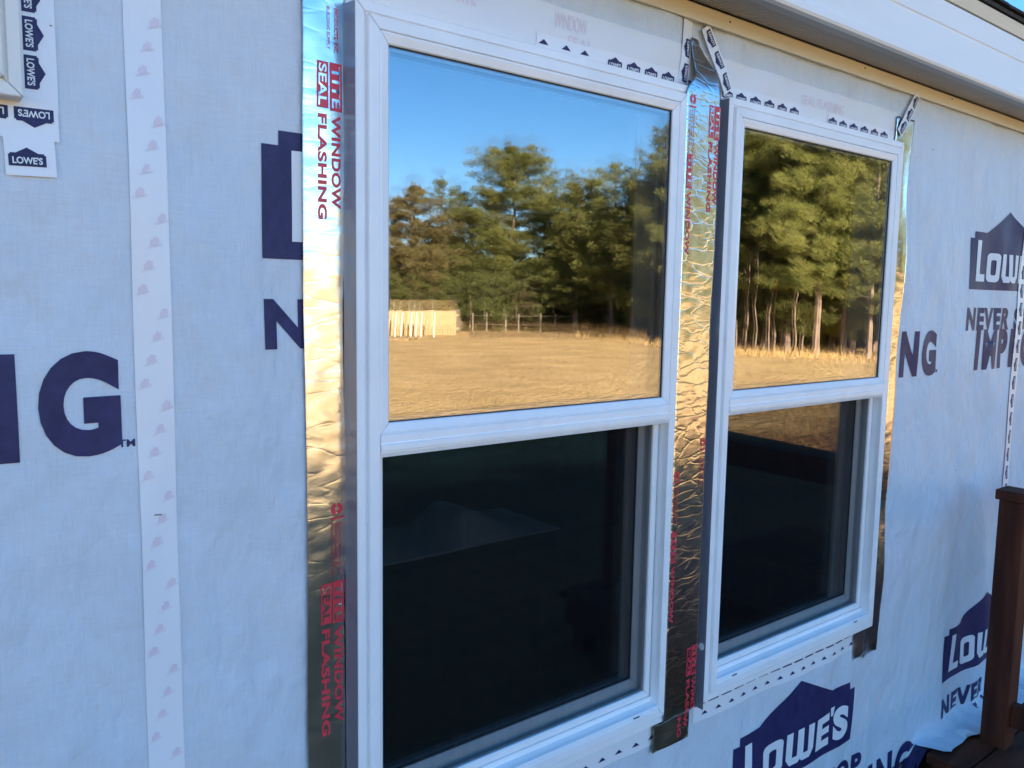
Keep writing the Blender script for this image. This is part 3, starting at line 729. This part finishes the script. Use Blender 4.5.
def on_wrap(x, z): return min(wrap_y(x, z), wrap_y(x - 0.015, z), wrap_y(x + 0.015, z)) - 0.0042
fx0, fx1 = at(302.5, 350).x, OX0 - 0.003
f1, s1 = foil('flashing_tape', fx0, fx1, zr(-1.0), EAVE - 0.006, 1.3, on_wrap, 'crinkled silver foil flashing left of the near window', wob=0.003)
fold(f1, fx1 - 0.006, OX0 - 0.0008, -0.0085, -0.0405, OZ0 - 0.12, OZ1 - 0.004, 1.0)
xe = fx1 - 0.012
foil_text(f1, s1, xe + 0.004, zt(335, 64), 0.0215, zt(330, 120) - zt(330, 213))
foil_text(f1, s1, xe + 0.004, zt(335, 581), 0.0215, zt(330, 625) - zt(330, 722), logo=(xe - 0.012, zt(337, 508)))
c = Print(); c.text('PRODUCTS, INC.', lambda u, v: (xe - 0.012 + 0.009 * v, zt(330, 8) - 0.075 * u), 0.015); c.text('BUILDING SUPPLY', lambda u, v: (xe - 0.025 + 0.006 * v, zt(330, 8) - 0.07 * u), 0.005)
c.lay('printed_lettering', M['red'], f1, s1, 0.0011, 0.02)['kind'] = 'stuff'
gx0, gx1 = OX1 - FLANGE - 0.005, at(708.5, 380, -0.031).x
def mid_base(x, z):
    t = (x - gx0) / (gx1 - gx0); y = -0.0450 + 0.013 * min(1.0, max(0.0, t)) + (-0.0035 * max(0.0, noise.noise((x * 11, z * 2.3, 6.0))) * abs(noise.noise((x * 9, z * 48, 2.0))) if t > 0.25 else 0)
    k = smooth((z - (OZ1 - 0.01)) / 0.12) + smooth((OZ0 - z) / 0.03)
    return y * (1 - min(1, k)) + (on_wrap(x, z) - 0.003) * min(1, k)
ztip = at(691.7, 40).z; zlow = at(714, 88).z; xtip = at(693.5, 41).x; xlow = at(716, 88).x
def mid_cut(z):
    if z < zlow: return 9.0
    return xlow + (xtip + 0.004 - xlow) * min(1.0, (z - zlow) / (ztip - zlow))
xwl = at(690, 62, -0.012).x
def mid_left(z): return gx0 + (xwl - gx0) * smooth((z - OZ1 + 0.015) / 0.06)
f2, s2 = foil('flashing_tape', gx0, gx1, zt(690, 734), ztip, 7.7, mid_base, 'wrinkled silver foil flashing between the two windows', wob=0.004, cut=mid_cut, mt='foil_creased', left=mid_left)
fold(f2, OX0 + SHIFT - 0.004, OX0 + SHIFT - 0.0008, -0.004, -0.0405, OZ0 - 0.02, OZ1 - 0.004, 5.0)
foil_text(f2, s2, gx0 + 0.032, zt(690, 158), 0.021, 0.150, second=False, logo=(gx0 + 0.024, zt(690, 104)))
foil_text(f2, s2, gx1 - 0.001, zt(715, 110), 0.021, 0.150)
foil_text(f2, s2, gx0 + 0.026, zt(690, 522), 0.020, 0.150, second=False, logo=(gx0 + 0.016, zt(680, 470)))
foil_text(f2, s2, gx1 - 0.006, zt(700, 636), 0.020, 0.150, logo=(gx1 - 0.018, zt(698, 440)))
f3, s3 = foil('flashing_tape', OX1 + SHIFT + 0.001, at(905, 220, -0.006).x, zt(873, 652), EAVE - 0.085, 4.2, on_wrap, 'thin silver foil flashing right of the far window', wob=0.003)
foil_text(f3, s3, OX1 + SHIFT + 0.032, zt(900, 172), 0.024, 0.15)
foil_text(f3, s3, OX1 + SHIFT + 0.032, zt(885, 452), 0.024, 0.15)
# foil tails under the sills
o, _s = foil('flashing_tape', at(656, 742).x, gx0 + 0.035, zt(662, 739), OZ0 - 0.006, 2.2, on_wrap, 'short foil tail below the near window corner', wob=0.001)
o, _s = foil('flashing_tape', OX1 + SHIFT - 0.055, OX1 + SHIFT + 0.012, zt(866, 652), OZ0 - 0.004, 3.2, on_wrap, 'short foil tail below the far window corner', wob=0.001)

# ------------------------------------------------------------------ deck landing with railing
deck = empty('deck', (3.2, -1.1, DECK_Z)); tag(deck, 'dark red-brown stained deck landing with railing, beside the wall at right', 'deck')
def dk(o): o.parent = deck; o.matrix_parent_inverse = deck.matrix_world.inverted(); return o
deck.matrix_world.translation = (3.2, -1.1, DECK_Z)
bpy.context.view_layer.update()
DX0, DX1 = 2.24, 4.6
y = -0.065; proto = None; rng = random.Random(9)
bd = MB().box(DX0, DX1, -0.139, 0, -0.036, 0)
while y > -1.95:
    if proto is None: proto = o = bd.obj('deck_board', M['stain'], bevel=0.004)
    else: o = proto.copy(); link(o)
    o.location = (rng.uniform(-0.006, 0.006), y, DECK_Z + rng.uniform(-0.0015, 0)); dk(o); y -= 0.145
for yy in (-0.08, -1.88):
    dk(MB().box(DX0 + 0.02, DX1 - 0.02, yy - 0.038, yy, DECK_Z - 0.19, DECK_Z - 0.038).obj('rim_joist', M['stain']))
for xx in (DX0 + 0.02, DX1 - 0.06, 3.3):
    dk(MB().box(xx, xx + 0.038, -1.879, -0.119, DECK_Z - 0.19, DECK_Z - 0.038).obj('joist', M['stain']))
PX, PY = 2.50, -0.143
ptop = DECK_Z + 0.945
def post(x, yhi, ztop, zbot): return dk(MB().box(x, x + 0.089, yhi - 0.089, yhi, zbot, ztop).obj('post', M['stain_v'], bevel=0.004))
for (x, yy) in ((PX, PY), (PX, -1.78)): post(x, yy, ptop, DECK_Z - 0.004)
for (x, yy) in ((DX0 + 0.06, -0.13), (DX0 + 0.06, -1.80), (DX1 - 0.16, -0.13), (DX1 - 0.16, -1.80)):
    dk(MB().box(x, x + 0.089, yy - 0.089, yy, -0.05, DECK_Z - 0.19).obj('support_post', M['stain_v']))
for x in (PX,):
    dk(MB().box(x - 0.008, x + 0.097, -1.88, PY + 0.012, ptop, ptop + 0.038).obj('top_rail', M['stain_v'], bevel=0.004))
    dk(MB().box(x + 0.026, x + 0.064, -1.78, PY - 0.089, DECK_Z + 0.085, DECK_Z + 0.174).obj('bottom_rail', M['stain_v'], bevel=0.003))
    dk(MB().box(x + 0.026, x + 0.064, -1.78, PY - 0.089, ptop - 0.089, ptop - 0.001).obj('upper_rail', M['stain_v'], bevel=0.003))

# ------------------------------------------------------------------ inside the room
def on_floor(px, py, y): return at(px, py, y)
bed = empty('bed', (0, 0, 0.46)); tag(bed, 'low dark covered bed inside the room behind the near window', 'bed')
bx0, bx1, by0, by1, bz = -0.5, 1.75, 0.42, 1.9, at(452, 553, 0.46).z
def bb(o): o.parent = bed; o.matrix_parent_inverse = bed.matrix_world.inverted(); return o
bed.matrix_world.translation = (0, 0, 0.46); bpy.context.view_layer.update()
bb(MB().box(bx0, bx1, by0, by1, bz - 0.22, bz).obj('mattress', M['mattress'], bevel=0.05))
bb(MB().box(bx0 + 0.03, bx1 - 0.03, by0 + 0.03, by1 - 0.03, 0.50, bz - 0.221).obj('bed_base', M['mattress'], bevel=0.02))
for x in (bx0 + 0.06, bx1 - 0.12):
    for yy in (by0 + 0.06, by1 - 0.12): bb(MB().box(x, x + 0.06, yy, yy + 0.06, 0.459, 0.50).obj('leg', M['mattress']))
# a crumpled white sheet heaped on it
n1, n2 = 46, 26; V = []; F = []
xa, xb_ = at(340, 560, 0.58).x, at(534, 548, 0.58).x
pk = at(458, 511, 0.58); hgt = pk.z - bz
for j in range(n2 + 1):
    for i in range(n1 + 1):
        u = i / n1; v = j / n2; x = xa + (xb_ - xa) * u; y = 0.46 + 0.30 * v
        k = (x - pk.x) / (xb_ - xa)
        g = math.exp(-(k / 0.10) ** 2) if k < 0 else math.exp(-(k / 0.20) ** 2)
        g2 = 0.45 * math.exp(-((u - 0.06) / 0.16) ** 2)
        e = min(1, 4 * v) * min(1, 5 * (1 - v)) * min(1, 12 * u) * min(1, 6 * (1 - u))
        z = bz + 0.006 + hgt * e * (g + g2) * (0.9 + 0.2 * noise.noise((x * 6, y * 6, 1))) + 0.02 * e * abs(noise.noise((x * 9 + y * 5, y * 3, 3)))
        V.append((x, y, z))
for j in range(n2):
    for i in range(n1): k = j * (n1 + 1) + i; F.append((k, k + 1, k + n1 + 2, k + n1 + 1))
o = meshobj('sheet', V, F, M['sheet'], None, True); tag(o, 'rumpled white sheet heaped on the dark bed behind the glass', 'sheet')
so_ = o.modifiers.new('thickness', 'SOLIDIFY'); so_.thickness = 0.004
# wooden cabinet far inside on the left
cab = empty('cabinet', (0.9, 3.3, 0.46)); tag(cab, 'brown wooden shelf cabinet deep inside the room', 'cabinet')
cab.matrix_world.translation = (0.9, 3.3, 0.46); bpy.context.view_layer.update()
def cb(o): o.parent = cab; o.matrix_parent_inverse = cab.matrix_world.inverted(); return o
for x in (0.5, 1.27): cb(MB().box(x, x + 0.03, 3.1, 3.5, 0.46, 1.95).obj('side_panel', M['wood']))
for z in (0.52, 1.0, 1.45, 1.92): cb(MB().box(0.53, 1.27, 3.1, 3.5, z, z + 0.03).obj('shelf', M['wood']))
cb(MB().box(0.53, 1.27, 3.48, 3.5, 0.55, 1.92).obj('back_panel', M['wood']))

# ------------------------------------------------------------------ trees
def tris_mesh(name, tri, mats, extra=None, mi=None):
    """tri: (N,3,3) triangles; extra = (verts, faces) put first with material 0"""
    me = bpy.data.meshes.new(name)
    v0, f0 = extra if extra else ([], [])
    n0 = len(v0); nt = len(tri)
    verts = np.concatenate([np.array(v0, float).reshape(-1, 3), tri.reshape(-1, 3)]) if n0 else tri.reshape(-1, 3)
    me.vertices.add(len(verts)); me.vertices.foreach_set('co', verts.astype(np.float32).ravel())
    loops = [i for f in f0 for i in f]; ls = []; t = 0
    for f in f0: ls.append(t); t += len(f)
    loops = np.concatenate([np.array(loops, np.int32), np.arange(n0, n0 + 3 * nt, dtype=np.int32)])
    starts = np.concatenate([np.array(ls, np.int32), t + 3 * np.arange(nt, dtype=np.int32)])
    me.loops.add(len(loops)); me.loops.foreach_set('vertex_index', loops)
    me.polygons.add(len(starts)); me.polygons.foreach_set('loop_start', starts)
    me.polygons.foreach_set('loop_total', np.concatenate([np.array([len(f) for f in f0], np.int32), np.full(nt, 3, np.int32)]))
    for m_ in mats: me.materials.append(m_)
    me.update(calc_edges=True); me.validate()
    return me
def tuft_tris(rs, c, axis, n, ln, w):
    """n thin triangles fanning out from c, mostly along axis"""
    d = rs.normal(size=(n, 3)) + axis * 0.9; d /= np.linalg.norm(d, axis=1)[:, None]
    s = rs.normal(size=(n, 3)); s -= (s * d).sum(1)[:, None] * d; s /= np.linalg.norm(s, axis=1)[:, None]
    L = ln * rs.uniform(0.6, 1.25, n)[:, None]; o = c + rs.normal(size=(n, 3)) * ln * 0.35
    return np.stack([o - s * w, o + s * w, o + d * L], 1)
def clump_tris(rs, c, rad, n, ln, w):
    """a puff of needles round c: short thin triangles pointing outwards and up"""
    d = rs.normal(size=(n, 3)); d /= np.linalg.norm(d, axis=1)[:, None]
    o = c + d * (rad * rs.uniform(0.1, 0.8, n) ** 0.7)[:, None] * np.array([1, 1, 0.65])
    a = d + np.array([0, 0, 0.45]) + rs.normal(size=(n, 3)) * 0.35; a /= np.linalg.norm(a, axis=1)[:, None]
    s = rs.normal(size=(n, 3)); s -= (s * a).sum(1)[:, None] * a; s /= np.linalg.norm(s, axis=1)[:, None]
    L = (ln * rs.uniform(0.6, 1.3, n))[:, None]
    return np.stack([o - s * w, o + s * w, o + a * L], 1)
def pine_meshes(seed, H, start, cr, shape='pine', dens=1.0, tr=0.11):
    rs = np.random.RandomState(seed); tk = MB()
    lean = rs.uniform(-0.02, 0.02, 2) * H; N = 9; pts = []
    for i in range(N + 1):
        t = i / N; pts.append(Vector((lean[0] * t * t + 0.05 * rs.normal() * t, lean[1] * t * t + 0.05 * rs.normal() * t, H * t * 0.98)))
    for i in range(N):
        ra = tr * (1 - 0.93 * i / N) + 0.008; rb = tr * (1 - 0.93 * (i + 1) / N) + 0.008
        if i == 0: ra *= 1.25
        tk.bar(pts[i], pts[i + 1] + (pts[i + 1] - pts[i]) * 0.02, ra, rb, 7)
    def trunk(z):
        t = min(max(z / (H * 0.98), 0), 1) * N; i = min(int(t), N - 1); return pts[i].lerp(pts[i + 1], t - i)
    out = []; z = H * start
    lobe = rs.uniform(0, 6.28, 4)
    while z < H * 0.985:
        t = max(0.0, (z / H - start) / (1 - start))
        if shape == 'pine': rr = cr * (0.45 + 0.55 * math.sin(min(1, t * 2.2 + 0.2) * math.pi / 2)) * (1 - t ** 2.6) ** 0.75 + 0.25
        elif shape == 'dome':
            k_ = (t - 0.42) / 0.58 if t > 0.42 else (0.42 - t) / 0.75
            rr = cr * max(0.0, 1 - k_ * k_) ** 0.55 + 0.2
        elif shape == 'cone': rr = cr * (1 - t) ** 0.8 * min(1, 0.5 + 3 * t) + 0.06
        else: rr = cr * math.sin(math.pi * min(1, 0.12 + 0.88 * t)) ** 0.7 + 0.1
        nb = max(3, int(rs.poisson(4.2 * max(1.0, 0.85 * dens))))
        for k in range(nb):
            a = rs.uniform(0, 2 * math.pi)
            L = rr * rs.uniform(0.45, 1.1) * (1 + 0.22 * math.sin(2 * a + lobe[0] + 3 * t) + 0.15 * math.sin(3 * a + lobe[1] - 5 * t))
            c0 = trunk(z + rs.uniform(-0.12, 0.12)); rise = L * rs.uniform(-0.10, 0.40) + (0.25 * L if t > 0.7 else 0)
            e = c0 + Vector((math.cos(a) * L, math.sin(a) * L, rise))
            mid = c0.lerp(e, 0.55) + Vector((0, 0, -0.06 * L))
            if L > 0.5:
                tk.bar(c0, mid, 0.008 + 0.009 * L, 0.006 + 0.004 * L, 4); tk.bar(mid, e, 0.006 + 0.004 * L, 0.003, 4)
            nc = max(2, int(4.6 * L * dens + 1.5))
            for q in range(nc):
                s = rs.uniform(0.30, 1.05)
                p = (c0.lerp(mid, s / 0.55) if s < 0.55 else mid.lerp(e, (s - 0.55) / 0.45))
                p = np.array(p) + rs.normal(size=3) * np.array([0.2, 0.2, 0.1]) * L * 0.5
                rad = rs.uniform(0.17, 0.40) * min(1.0, 0.45 + 0.4 * L) * (H / 10) ** 0.3
                out.append(clump_tris(rs, p, rad, int(52 * (0.5 + 0.5 * dens) * (rad / 0.30) ** 1.4) + 10, 0.16, 0.0105))
        z += rs.uniform(0.20, 0.40) * (H / 10) ** 0.5
    for q in range(5): out.append(clump_tris(rs, np.array(pts[-1]) - np.array([0, 0, 0.12 * q]), 0.14 + 0.05 * q, 26, 0.18, 0.014))
    tri = np.concatenate(out)
    tm = bpy.data.meshes.new('trunk'); tm.from_pydata(tk.v, [], tk.f); tm.materials.append(M['bark']); tm.materials.append(M['twig']); tm.update()
    nt = N * 9
    mi = [0] * nt + [1] * (len(tm.polygons) - nt); tm.polygons.foreach_set('material_index', mi)
    return tm, tri
KIND = {}
def kind(key, seed, H, start, cr, mat_, **k):
    tm, tri = pine_meshes(seed, H, start, cr, **k)
    KIND[key] = (tm, tris_mesh('crown', tri, [M[mat_]]), H)
kind('pineA', 11, 10.0, 0.22, 2.1, 'needle')
kind('pineB', 12, 11.0, 0.22, 2.2, 'needle', shape='dome', dens=1.2)
kind('pineC', 13, 9.5, 0.16, 2.0, 'needle', shape='dome', dens=1.2)
kind('pineD', 14, 10.5, 0.20, 1.7, 'needle_dark')
kind('pineE', 15, 9.0, 0.13, 1.9, 'needle')
kind('airy', 16, 9.5, 0.26, 1.8, 'needle', dens=0.85, tr=0.06)
kind('brown', 17, 9.0, 0.16, 2.1, 'needle_brown', shape='oval', dens=1.7, tr=0.07)
kind('cedar', 18, 4.0, 0.06, 1.35, 'cedar', shape='cone', dens=1.5, tr=0.06)
kind('big', 33, 11.0, 0.30, 2.5, 'needle', shape='dome', dens=1.7, tr=0.13)
kind('bush', 20, 2.6, 0.05, 1.5, 'brush', shape='oval', dens=0.9, tr=0.04)
kind('skirt', 21, 3.2, 0.05, 1.6, 'needle_dark', shape='oval', dens=1.0, tr=0.04)
def plant(key, name, label, cat, group, p, H, rot, sx=1.0, part='crown'):
    tm, cm, h0 = KIND[key]
    o = empty(name, (p.x, p.y, field_z(p.x, p.y) - 0.03)); s = H / h0
    o.rotation_euler = (0, 0, rot); o.scale = (s * sx, s * sx, s)
    tag(o, label, cat, group)
    for nm, me in (('trunk', tm), (part, cm)):
        c = bpy.data.objects.new(nm, me); link(c, o)
    return o
rng = random.Random(21)
# named trees: picture column, distance, picture row of the top
spec = [('brown', 412, 50, 184, 'brownish rounded tree reflected at the left edge of the near window', 1.15),
        ('airy', 441, 53, 178, 'thin open pine between the brownish tree and the large pine', 1.0),
        ('airy', 462, 56, 190, 'sparse slender tree with sky showing through, left of the large pine', 0.9),
        ('big', 511, 52, 153, 'large broad pine, tallest in the near window reflection', 1.25),
        ('pineE', 543, 58, 176, 'smaller pine close behind the right side of the large pine', 0.9),
        ('pineC', 577, 47, 173, 'olive pine right of the sky gap in the near window reflection', 1.15),
        ('airy', 590, 52, 178, 'thin pine between two olive pines', 1.0),
        ('pineA', 612, 44, 164, 'pine with a ragged forked top right of centre in near window', 1.1),
        ('pineD', 634, 42, 178, 'dark narrow pine toward the right edge of the near window', 1.15),
        ('pineE', 655, 40, 163, 'pine at the right edge of the near window reflection', 1.1),
        ('pineC', 678, 39, 150, 'pine mirrored behind the foil between the windows', 1.1),
        ('pineB', 708, 37, 140, 'pine mirrored left of the far window frame', 1.05),
        ('pineA', 742, 36, 152, 'pine below the patch of sky in the far window corner', 1.0),
        ('pineB', 766, 35, 122, 'tall pine left of centre in the far window reflection', 1.1),
        ('pineE', 790, 34, 128, 'leafy pine left of the thick trunk in far window', 1.0),
        ('big', 819, 32, 118, 'pine with the thick pale trunk in the far window', 1.0),
        ('pineC', 846, 33, 130, 'pine right of the thick trunk in the far window', 1.0),
        ('pineB', 872, 32, 118, 'pine near the right edge of the far window', 1.1),
        ('pineA', 900, 33, 115, 'pine mirrored just past the right edge of the far window', 1.0),
        ('pineE', 930, 33, 120, 'pine at the right end of the wood edge', 1.0)]
for key, px, dist, py, label, sx in spec:
    p = yard(px, dist); H = max(3.0, up_at(px, py, dist)) + rng.uniform(-0.1, 0.1)
    plant(key, 'pine_tree' if key != 'brown' else 'broadleaf_tree', label, 'tree', 'trees at the edge of the wood', p, H, rng.uniform(0, 6.28), sx)
for px, dist, H in ((744, 35.5, 5.2), (756, 37, 6.0), (771, 36, 5.0), (790, 37.5, 6.2), (804, 35, 4.2), (836, 36, 5.5), (856, 35, 6.0), (884, 35.5, 5.4), (724, 38, 5.5), (668, 40, 4.6), (640, 44, 4.4), (618, 46, 4.0), (592, 49, 4.4)):
    plant('pineE', 'young_pine', 'young pine with branches down to the undergrowth, in the front of the wood', 'tree', 'young pines in the front of the wood', yard(px, dist), H, rng.uniform(0, 6.28), 1.25)
plant('cedar', 'cedar_tree', 'small bright green cedar in front of the large pine', 'tree', 'trees at the edge of the wood', yard(501, 60), up_at(501, 252, 60), 0.4, 0.95)
# the wood behind: rows farther back
i = 0
for row in range(4):
    px = 665 + row * 3
    while px < 960:
        dist = 37 + row * 4.5 + rng.uniform(-1.5, 1.5) + max(0, 720 - px) * 0.07
        key = rng.choice(['pineA', 'pineB', 'pineD', 'pineD', 'pineC'])
        plant(key, 'pine_tree', 'pine deep in the wood behind the front row of pines', 'tree', 'pines standing deep in the wood', yard(px + rng.uniform(-5, 5), dist), rng.uniform(8.5, 11.0), rng.uniform(0, 6.28))
        px += 21
for row in range(3):
    px = 560
    while px < 670:
        dist = 56 + row * 6 + rng.uniform(-2, 2)
        key = rng.choice(['pineA', 'pineD', 'pineC', 'pineD'])
        plant(key, 'pine_tree', 'pine deep in the wood behind the front row of pines', 'tree', 'pines standing deep in the wood', yard(px, dist), rng.uniform(7.5, 9.0), rng.uniform(0, 6.28))
        px += 17
# distant low growth on the left
px = 380
while px < 575:
    dist = 48.5 + rng.uniform(-1, 3)
    plant(rng.choice(['skirt', 'bush', 'skirt', 'skirt']), 'bush', 'low dark growth beyond the fence, below the tall trees', 'bush', 'low growth beyond the fence', yard(px, dist), rng.uniform(2.2, 3.6), rng.uniform(0, 6.28), 1.3)
    px += rng.uniform(9, 14)
px = 382
while px < 560:
    dist = 78 + rng.uniform(-4, 6)
    plant(rng.choice(['pineD', 'brown', 'pineE', 'airy']), 'tree', 'tall tree in the distance beyond the fence', 'tree', 'distant trees beyond the fence', yard(px, dist), rng.uniform(5.5, 8.0), rng.uniform(0, 6.28), 1.1)
    px += rng.uniform(11, 17)
for i in range(46):
    a = R(-75 + i * 2.25) if i < 44 else R(64 + (i - 44) * 4); dist = 66 + rng.uniform(-6, 14)
    p = Vector((CAM.x + dist * math.sin(a), 1.3 - dist * math.cos(a), 0))
    plant(rng.choice(['pineD', 'pineA', 'pineE', 'airy']), 'tree', 'tree of the far tree line across the field, beyond the fence', 'tree', 'far tree line across the field', p, rng.uniform(6.5, 9.5), rng.uniform(0, 6.28), 1.25)
# dark undergrowth and skirts in the wood
for px, d0 in [(x, 50 - (x - 570) * 0.1) for x in range(562, 670, 9)] + [(x, 38) for x in range(672, 960, 15)]:
    dist = d0 + rng.uniform(0, 5)
    plant(rng.choice(['bush', 'skirt']), 'bush', 'dark undergrowth between the pine trunks', 'bush', 'undergrowth in the wood', yard(px, dist), rng.uniform(1.2, 2.4), rng.uniform(0, 6.28), 1.2)
# bare young trunks in front of the wood
for px, py0, d in ((748, 290, 33), (757, 260, 32.5), (771, 282, 33), (776, 300, 33.5), (797, 300, 32), (805, 315, 33), (783, 305, 34), (738, 310, 34)):
    p = yard(px, d); H = up_at(px, py0, d) + 1.0; b = MB(); z = 0; q = Vector((0, 0, -0.05)); rr = rng.uniform(0.035, 0.06)
    sap = empty('sapling', (p.x, p.y, field_z(p.x, p.y)))
    for s in range(5):
        e = Vector((rng.uniform(-0.06, 0.06), rng.uniform(-0.06, 0.06), H * (s + 1) / 5)); b.bar(q, e, rr * (1 - s / 6), rr * (1 - (s + 1) / 6), 6)
        if s > 1:
            for k in range(3): b.bar(e, e + Vector((rng.uniform(-.6, .6), rng.uniform(-.6, .6), rng.uniform(.1, .5))), 0.012, 0.004, 4)
        q = e
    b.obj('trunk', M['bark'], sap); tag(sap, 'slim bare sapling trunk at the front edge of the wood', 'sapling', 'bare saplings at the wood edge')

# ------------------------------------------------------------------ dry grass
def blades(name, label, xy, hmin, hmax, w, seed, mt='straw'):
    rs = np.random.RandomState(seed); n = len(xy)
    base = np.zeros((n, 3)); base[:, :2] = xy
    base[:, 2] = [field_z(a, b_) - 0.01 for a, b_ in xy]
    ang = rs.uniform(0, math.pi, n); sd_ = np.stack([np.cos(ang), np.sin(ang), np.zeros(n)], 1) * w
    tip = base + np.stack([rs.normal(size=n) * 0.35, rs.normal(size=n) * 0.35, np.ones(n)], 1) * rs.uniform(hmin, hmax, n)[:, None]
    tri = np.stack([base - sd_, base + sd_, tip], 1)
    me = tris_mesh(name, tri, [M[mt]])
    o = link(bpy.data.objects.new(name, me)); tag(o, label, 'grass', kind='stuff'); return o
rs = np.random.RandomState(5); pts = []
for k in range(60000):
    px = rs.uniform(375, 930); dist = 9 + 40 * rs.uniform() ** 1.6
    p = yard(px, dist)
    if noise.noise((p.x * 0.8, p.y * 0.8, 0)) > rs.uniform(-0.5, 0.3): pts.append((p.x, p.y))
blades('stubble', 'short dry straw coloured grass over the field', np.array(pts), 0.02, 0.07, 0.006, 1)
pts = []
for k in range(2600):
    px = rs.uniform(575, 930); base = 31 if px > 720 else 31 + (720 - px) * 0.075
    p = yard(px, base + rs.normal() * 0.9)
    if noise.noise((p.x * 0.7, p.y * 0.7, 4)) > rs.uniform(-0.45, 0.35): pts.append((p.x, p.y))
blades('tall_grass', 'tall dry grass along the foot of the wood', np.array(pts), 0.10, 0.50, 0.010, 2)
pts = []
for k in range(9000):
    px = rs.uniform(470, 700); p = yard(px, (44 if px < 600 else 44 - (px - 600) * 0.07) + rs.normal() * 2.2); pts.append((p.x, p.y))
blades('weeds', 'low brown weeds in front of the wood and the thin fence', np.array(pts), 0.06, 0.24, 0.012, 3, 'weeds')

# ------------------------------------------------------------------ fence and yard things far left
fen = empty('fence', yard(425, 41)); tag(fen, 'pale new plank fence at the far left side of the field', 'fence')
bpy.context.view_layer.update()
pA, pB = yard(360, 41.0), yard(459, 43.0); d = (pB - pA); L = d.length; d.normalize(); nr = Vector((-d.y, d.x, 0))
ang = math.atan2(d.y, d.x); n = int(L / 0.16); plank = MB().box(0, 0.145, -0.01, 0.01, 0, 1.28); proto = None
for i in range(n):
    p = pA + d * (i * 0.16)
    if proto is None: proto = o = plank.obj('plank', M['fence'])
    else: o = proto.copy(); link(o)
    o.location = (p.x, p.y, field_z(p.x, p.y) + rng.uniform(-0.02, 0.02)); o.rotation_euler = (0, 0, ang)
    o.parent = fen; o.matrix_parent_inverse = fen.matrix_world.inverted()
for z in (0.3, 1.0):
    b = MB().box(0, L, 0.012, 0.05, z, z + 0.09); o = b.obj('rail', M['fence']); o.location = pA; o.rotation_euler = (0, 0, ang); o.parent = fen; o.matrix_parent_inverse = fen.matrix_world.inverted()
fen2 = empty('fence', yard(465, 50)); tag(fen2, 'older plank fence running away behind the pale one', 'fence'); bpy.context.view_layer.update()
pA, pB = yard(452, 45.5), yard(469, 50.0); d = (pB - pA); L = d.length; d.normalize(); ang = math.atan2(d.y, d.x); proto = None
for i in range(int(L / 0.16)):
    p = pA + d * (i * 0.16)
    if proto is None: proto = o = plank.obj('plank', M['fence_old'])
    else: o = proto.copy(); link(o)
    o.location = (p.x, p.y, 0); o.rotation_euler = (0, 0, ang); o.parent = fen2; o.matrix_parent_inverse = fen2.matrix_world.inverted()
# white boards leaning on the fence
for i, (px, sk, lab) in enumerate(((395, 0.07, 'leftmost'), (401, 0.08, 'second from the left'), (411, -0.05, 'middle'), (416, -0.04, 'second from the right'), (421, 0.06, 'rightmost of the cluster'), (434, -0.02, 'standing apart at the right'))):
    p = yard(px, 40.2); b = MB().box(-0.035, 0.035, -0.02, 0.02, 0, 1.22); o = b.obj('white_board', M['white_paint'])
    o.location = (p.x, p.y, field_z(p.x, p.y)); o.rotation_euler = (R(-3), sk * 0.6, -0.6)
    tag(o, 'narrow white board leaning on the pale fence, ' + lab, 'board', 'white boards leaning on the fence')
pal = yard(404, 37.5); pl = empty('pallet', (pal.x, pal.y, field_z(pal.x, pal.y))); tag(pl, 'pale stack of boards lying on the grass before the fence', 'boards')
for i in range(5):
    MB().box(-0.7, 0.7, -0.5 + i * 0.21, -0.33 + i * 0.21, 0.08, 0.11).obj('board', M['fence'], pl)
for i in (-0.6, 0.0, 0.6): MB().box(i - 0.04, i + 0.04, -0.5, 0.51, 0.0, 0.079).obj('runner', M['fence'], pl)
pl.rotation_euler = (0, 0, -0.6)
# post and rail fence
pf = empty('rail_fence', yard(500, 46)); tag(pf, 'thin weathered post and rail fence in front of the wood', 'fence'); bpy.context.view_layer.update()
prev = None
for px in (473, 487, 506, 519, 541, 556, 574):
    p = yard(px, 46.5); p.z = field_z(p.x, p.y)
    o = MB().box(-0.03, 0.03, -0.03, 0.03, -0.05, 1.15).obj('post', M['fence_old']); o.location = p; o.parent = pf; o.matrix_parent_inverse = pf.matrix_world.inverted()
    if prev:
        for z in (0.5, 1.0):
            o = MB().bar(prev + Vector((0, 0, z)), p + Vector((0, 0, z)), 0.010, sides=5).obj('rail', M['fence_old']); o.parent = pf; o.matrix_parent_inverse = pf.matrix_world.inverted()
    prev = p
# pale house glimpsed through the trees
hp = yard(536, 95); fh = empty('far_house', (hp.x, hp.y, 0)); tag(fh, 'pale house glimpsed between the trees in the distance', 'house')
fh.rotation_euler = (0, 0, -0.6)
MB().box(-5, 5, -3, 3, 0, 2.8).obj('wall', M['far_wall'], fh)
MB().prism([(-3.4, 2.7), (3.4, 2.7), (0, 4.3)], -5.3, 5.3).obj('roof', M['far_roof'], fh)
for x in (-3, 0.5, 3):
    for y in (-3.02, 3.0): MB().box(x - 0.5, x + 0.5, y, y + 0.02, 1.0, 2.1).obj('window', M['gasket'], fh)
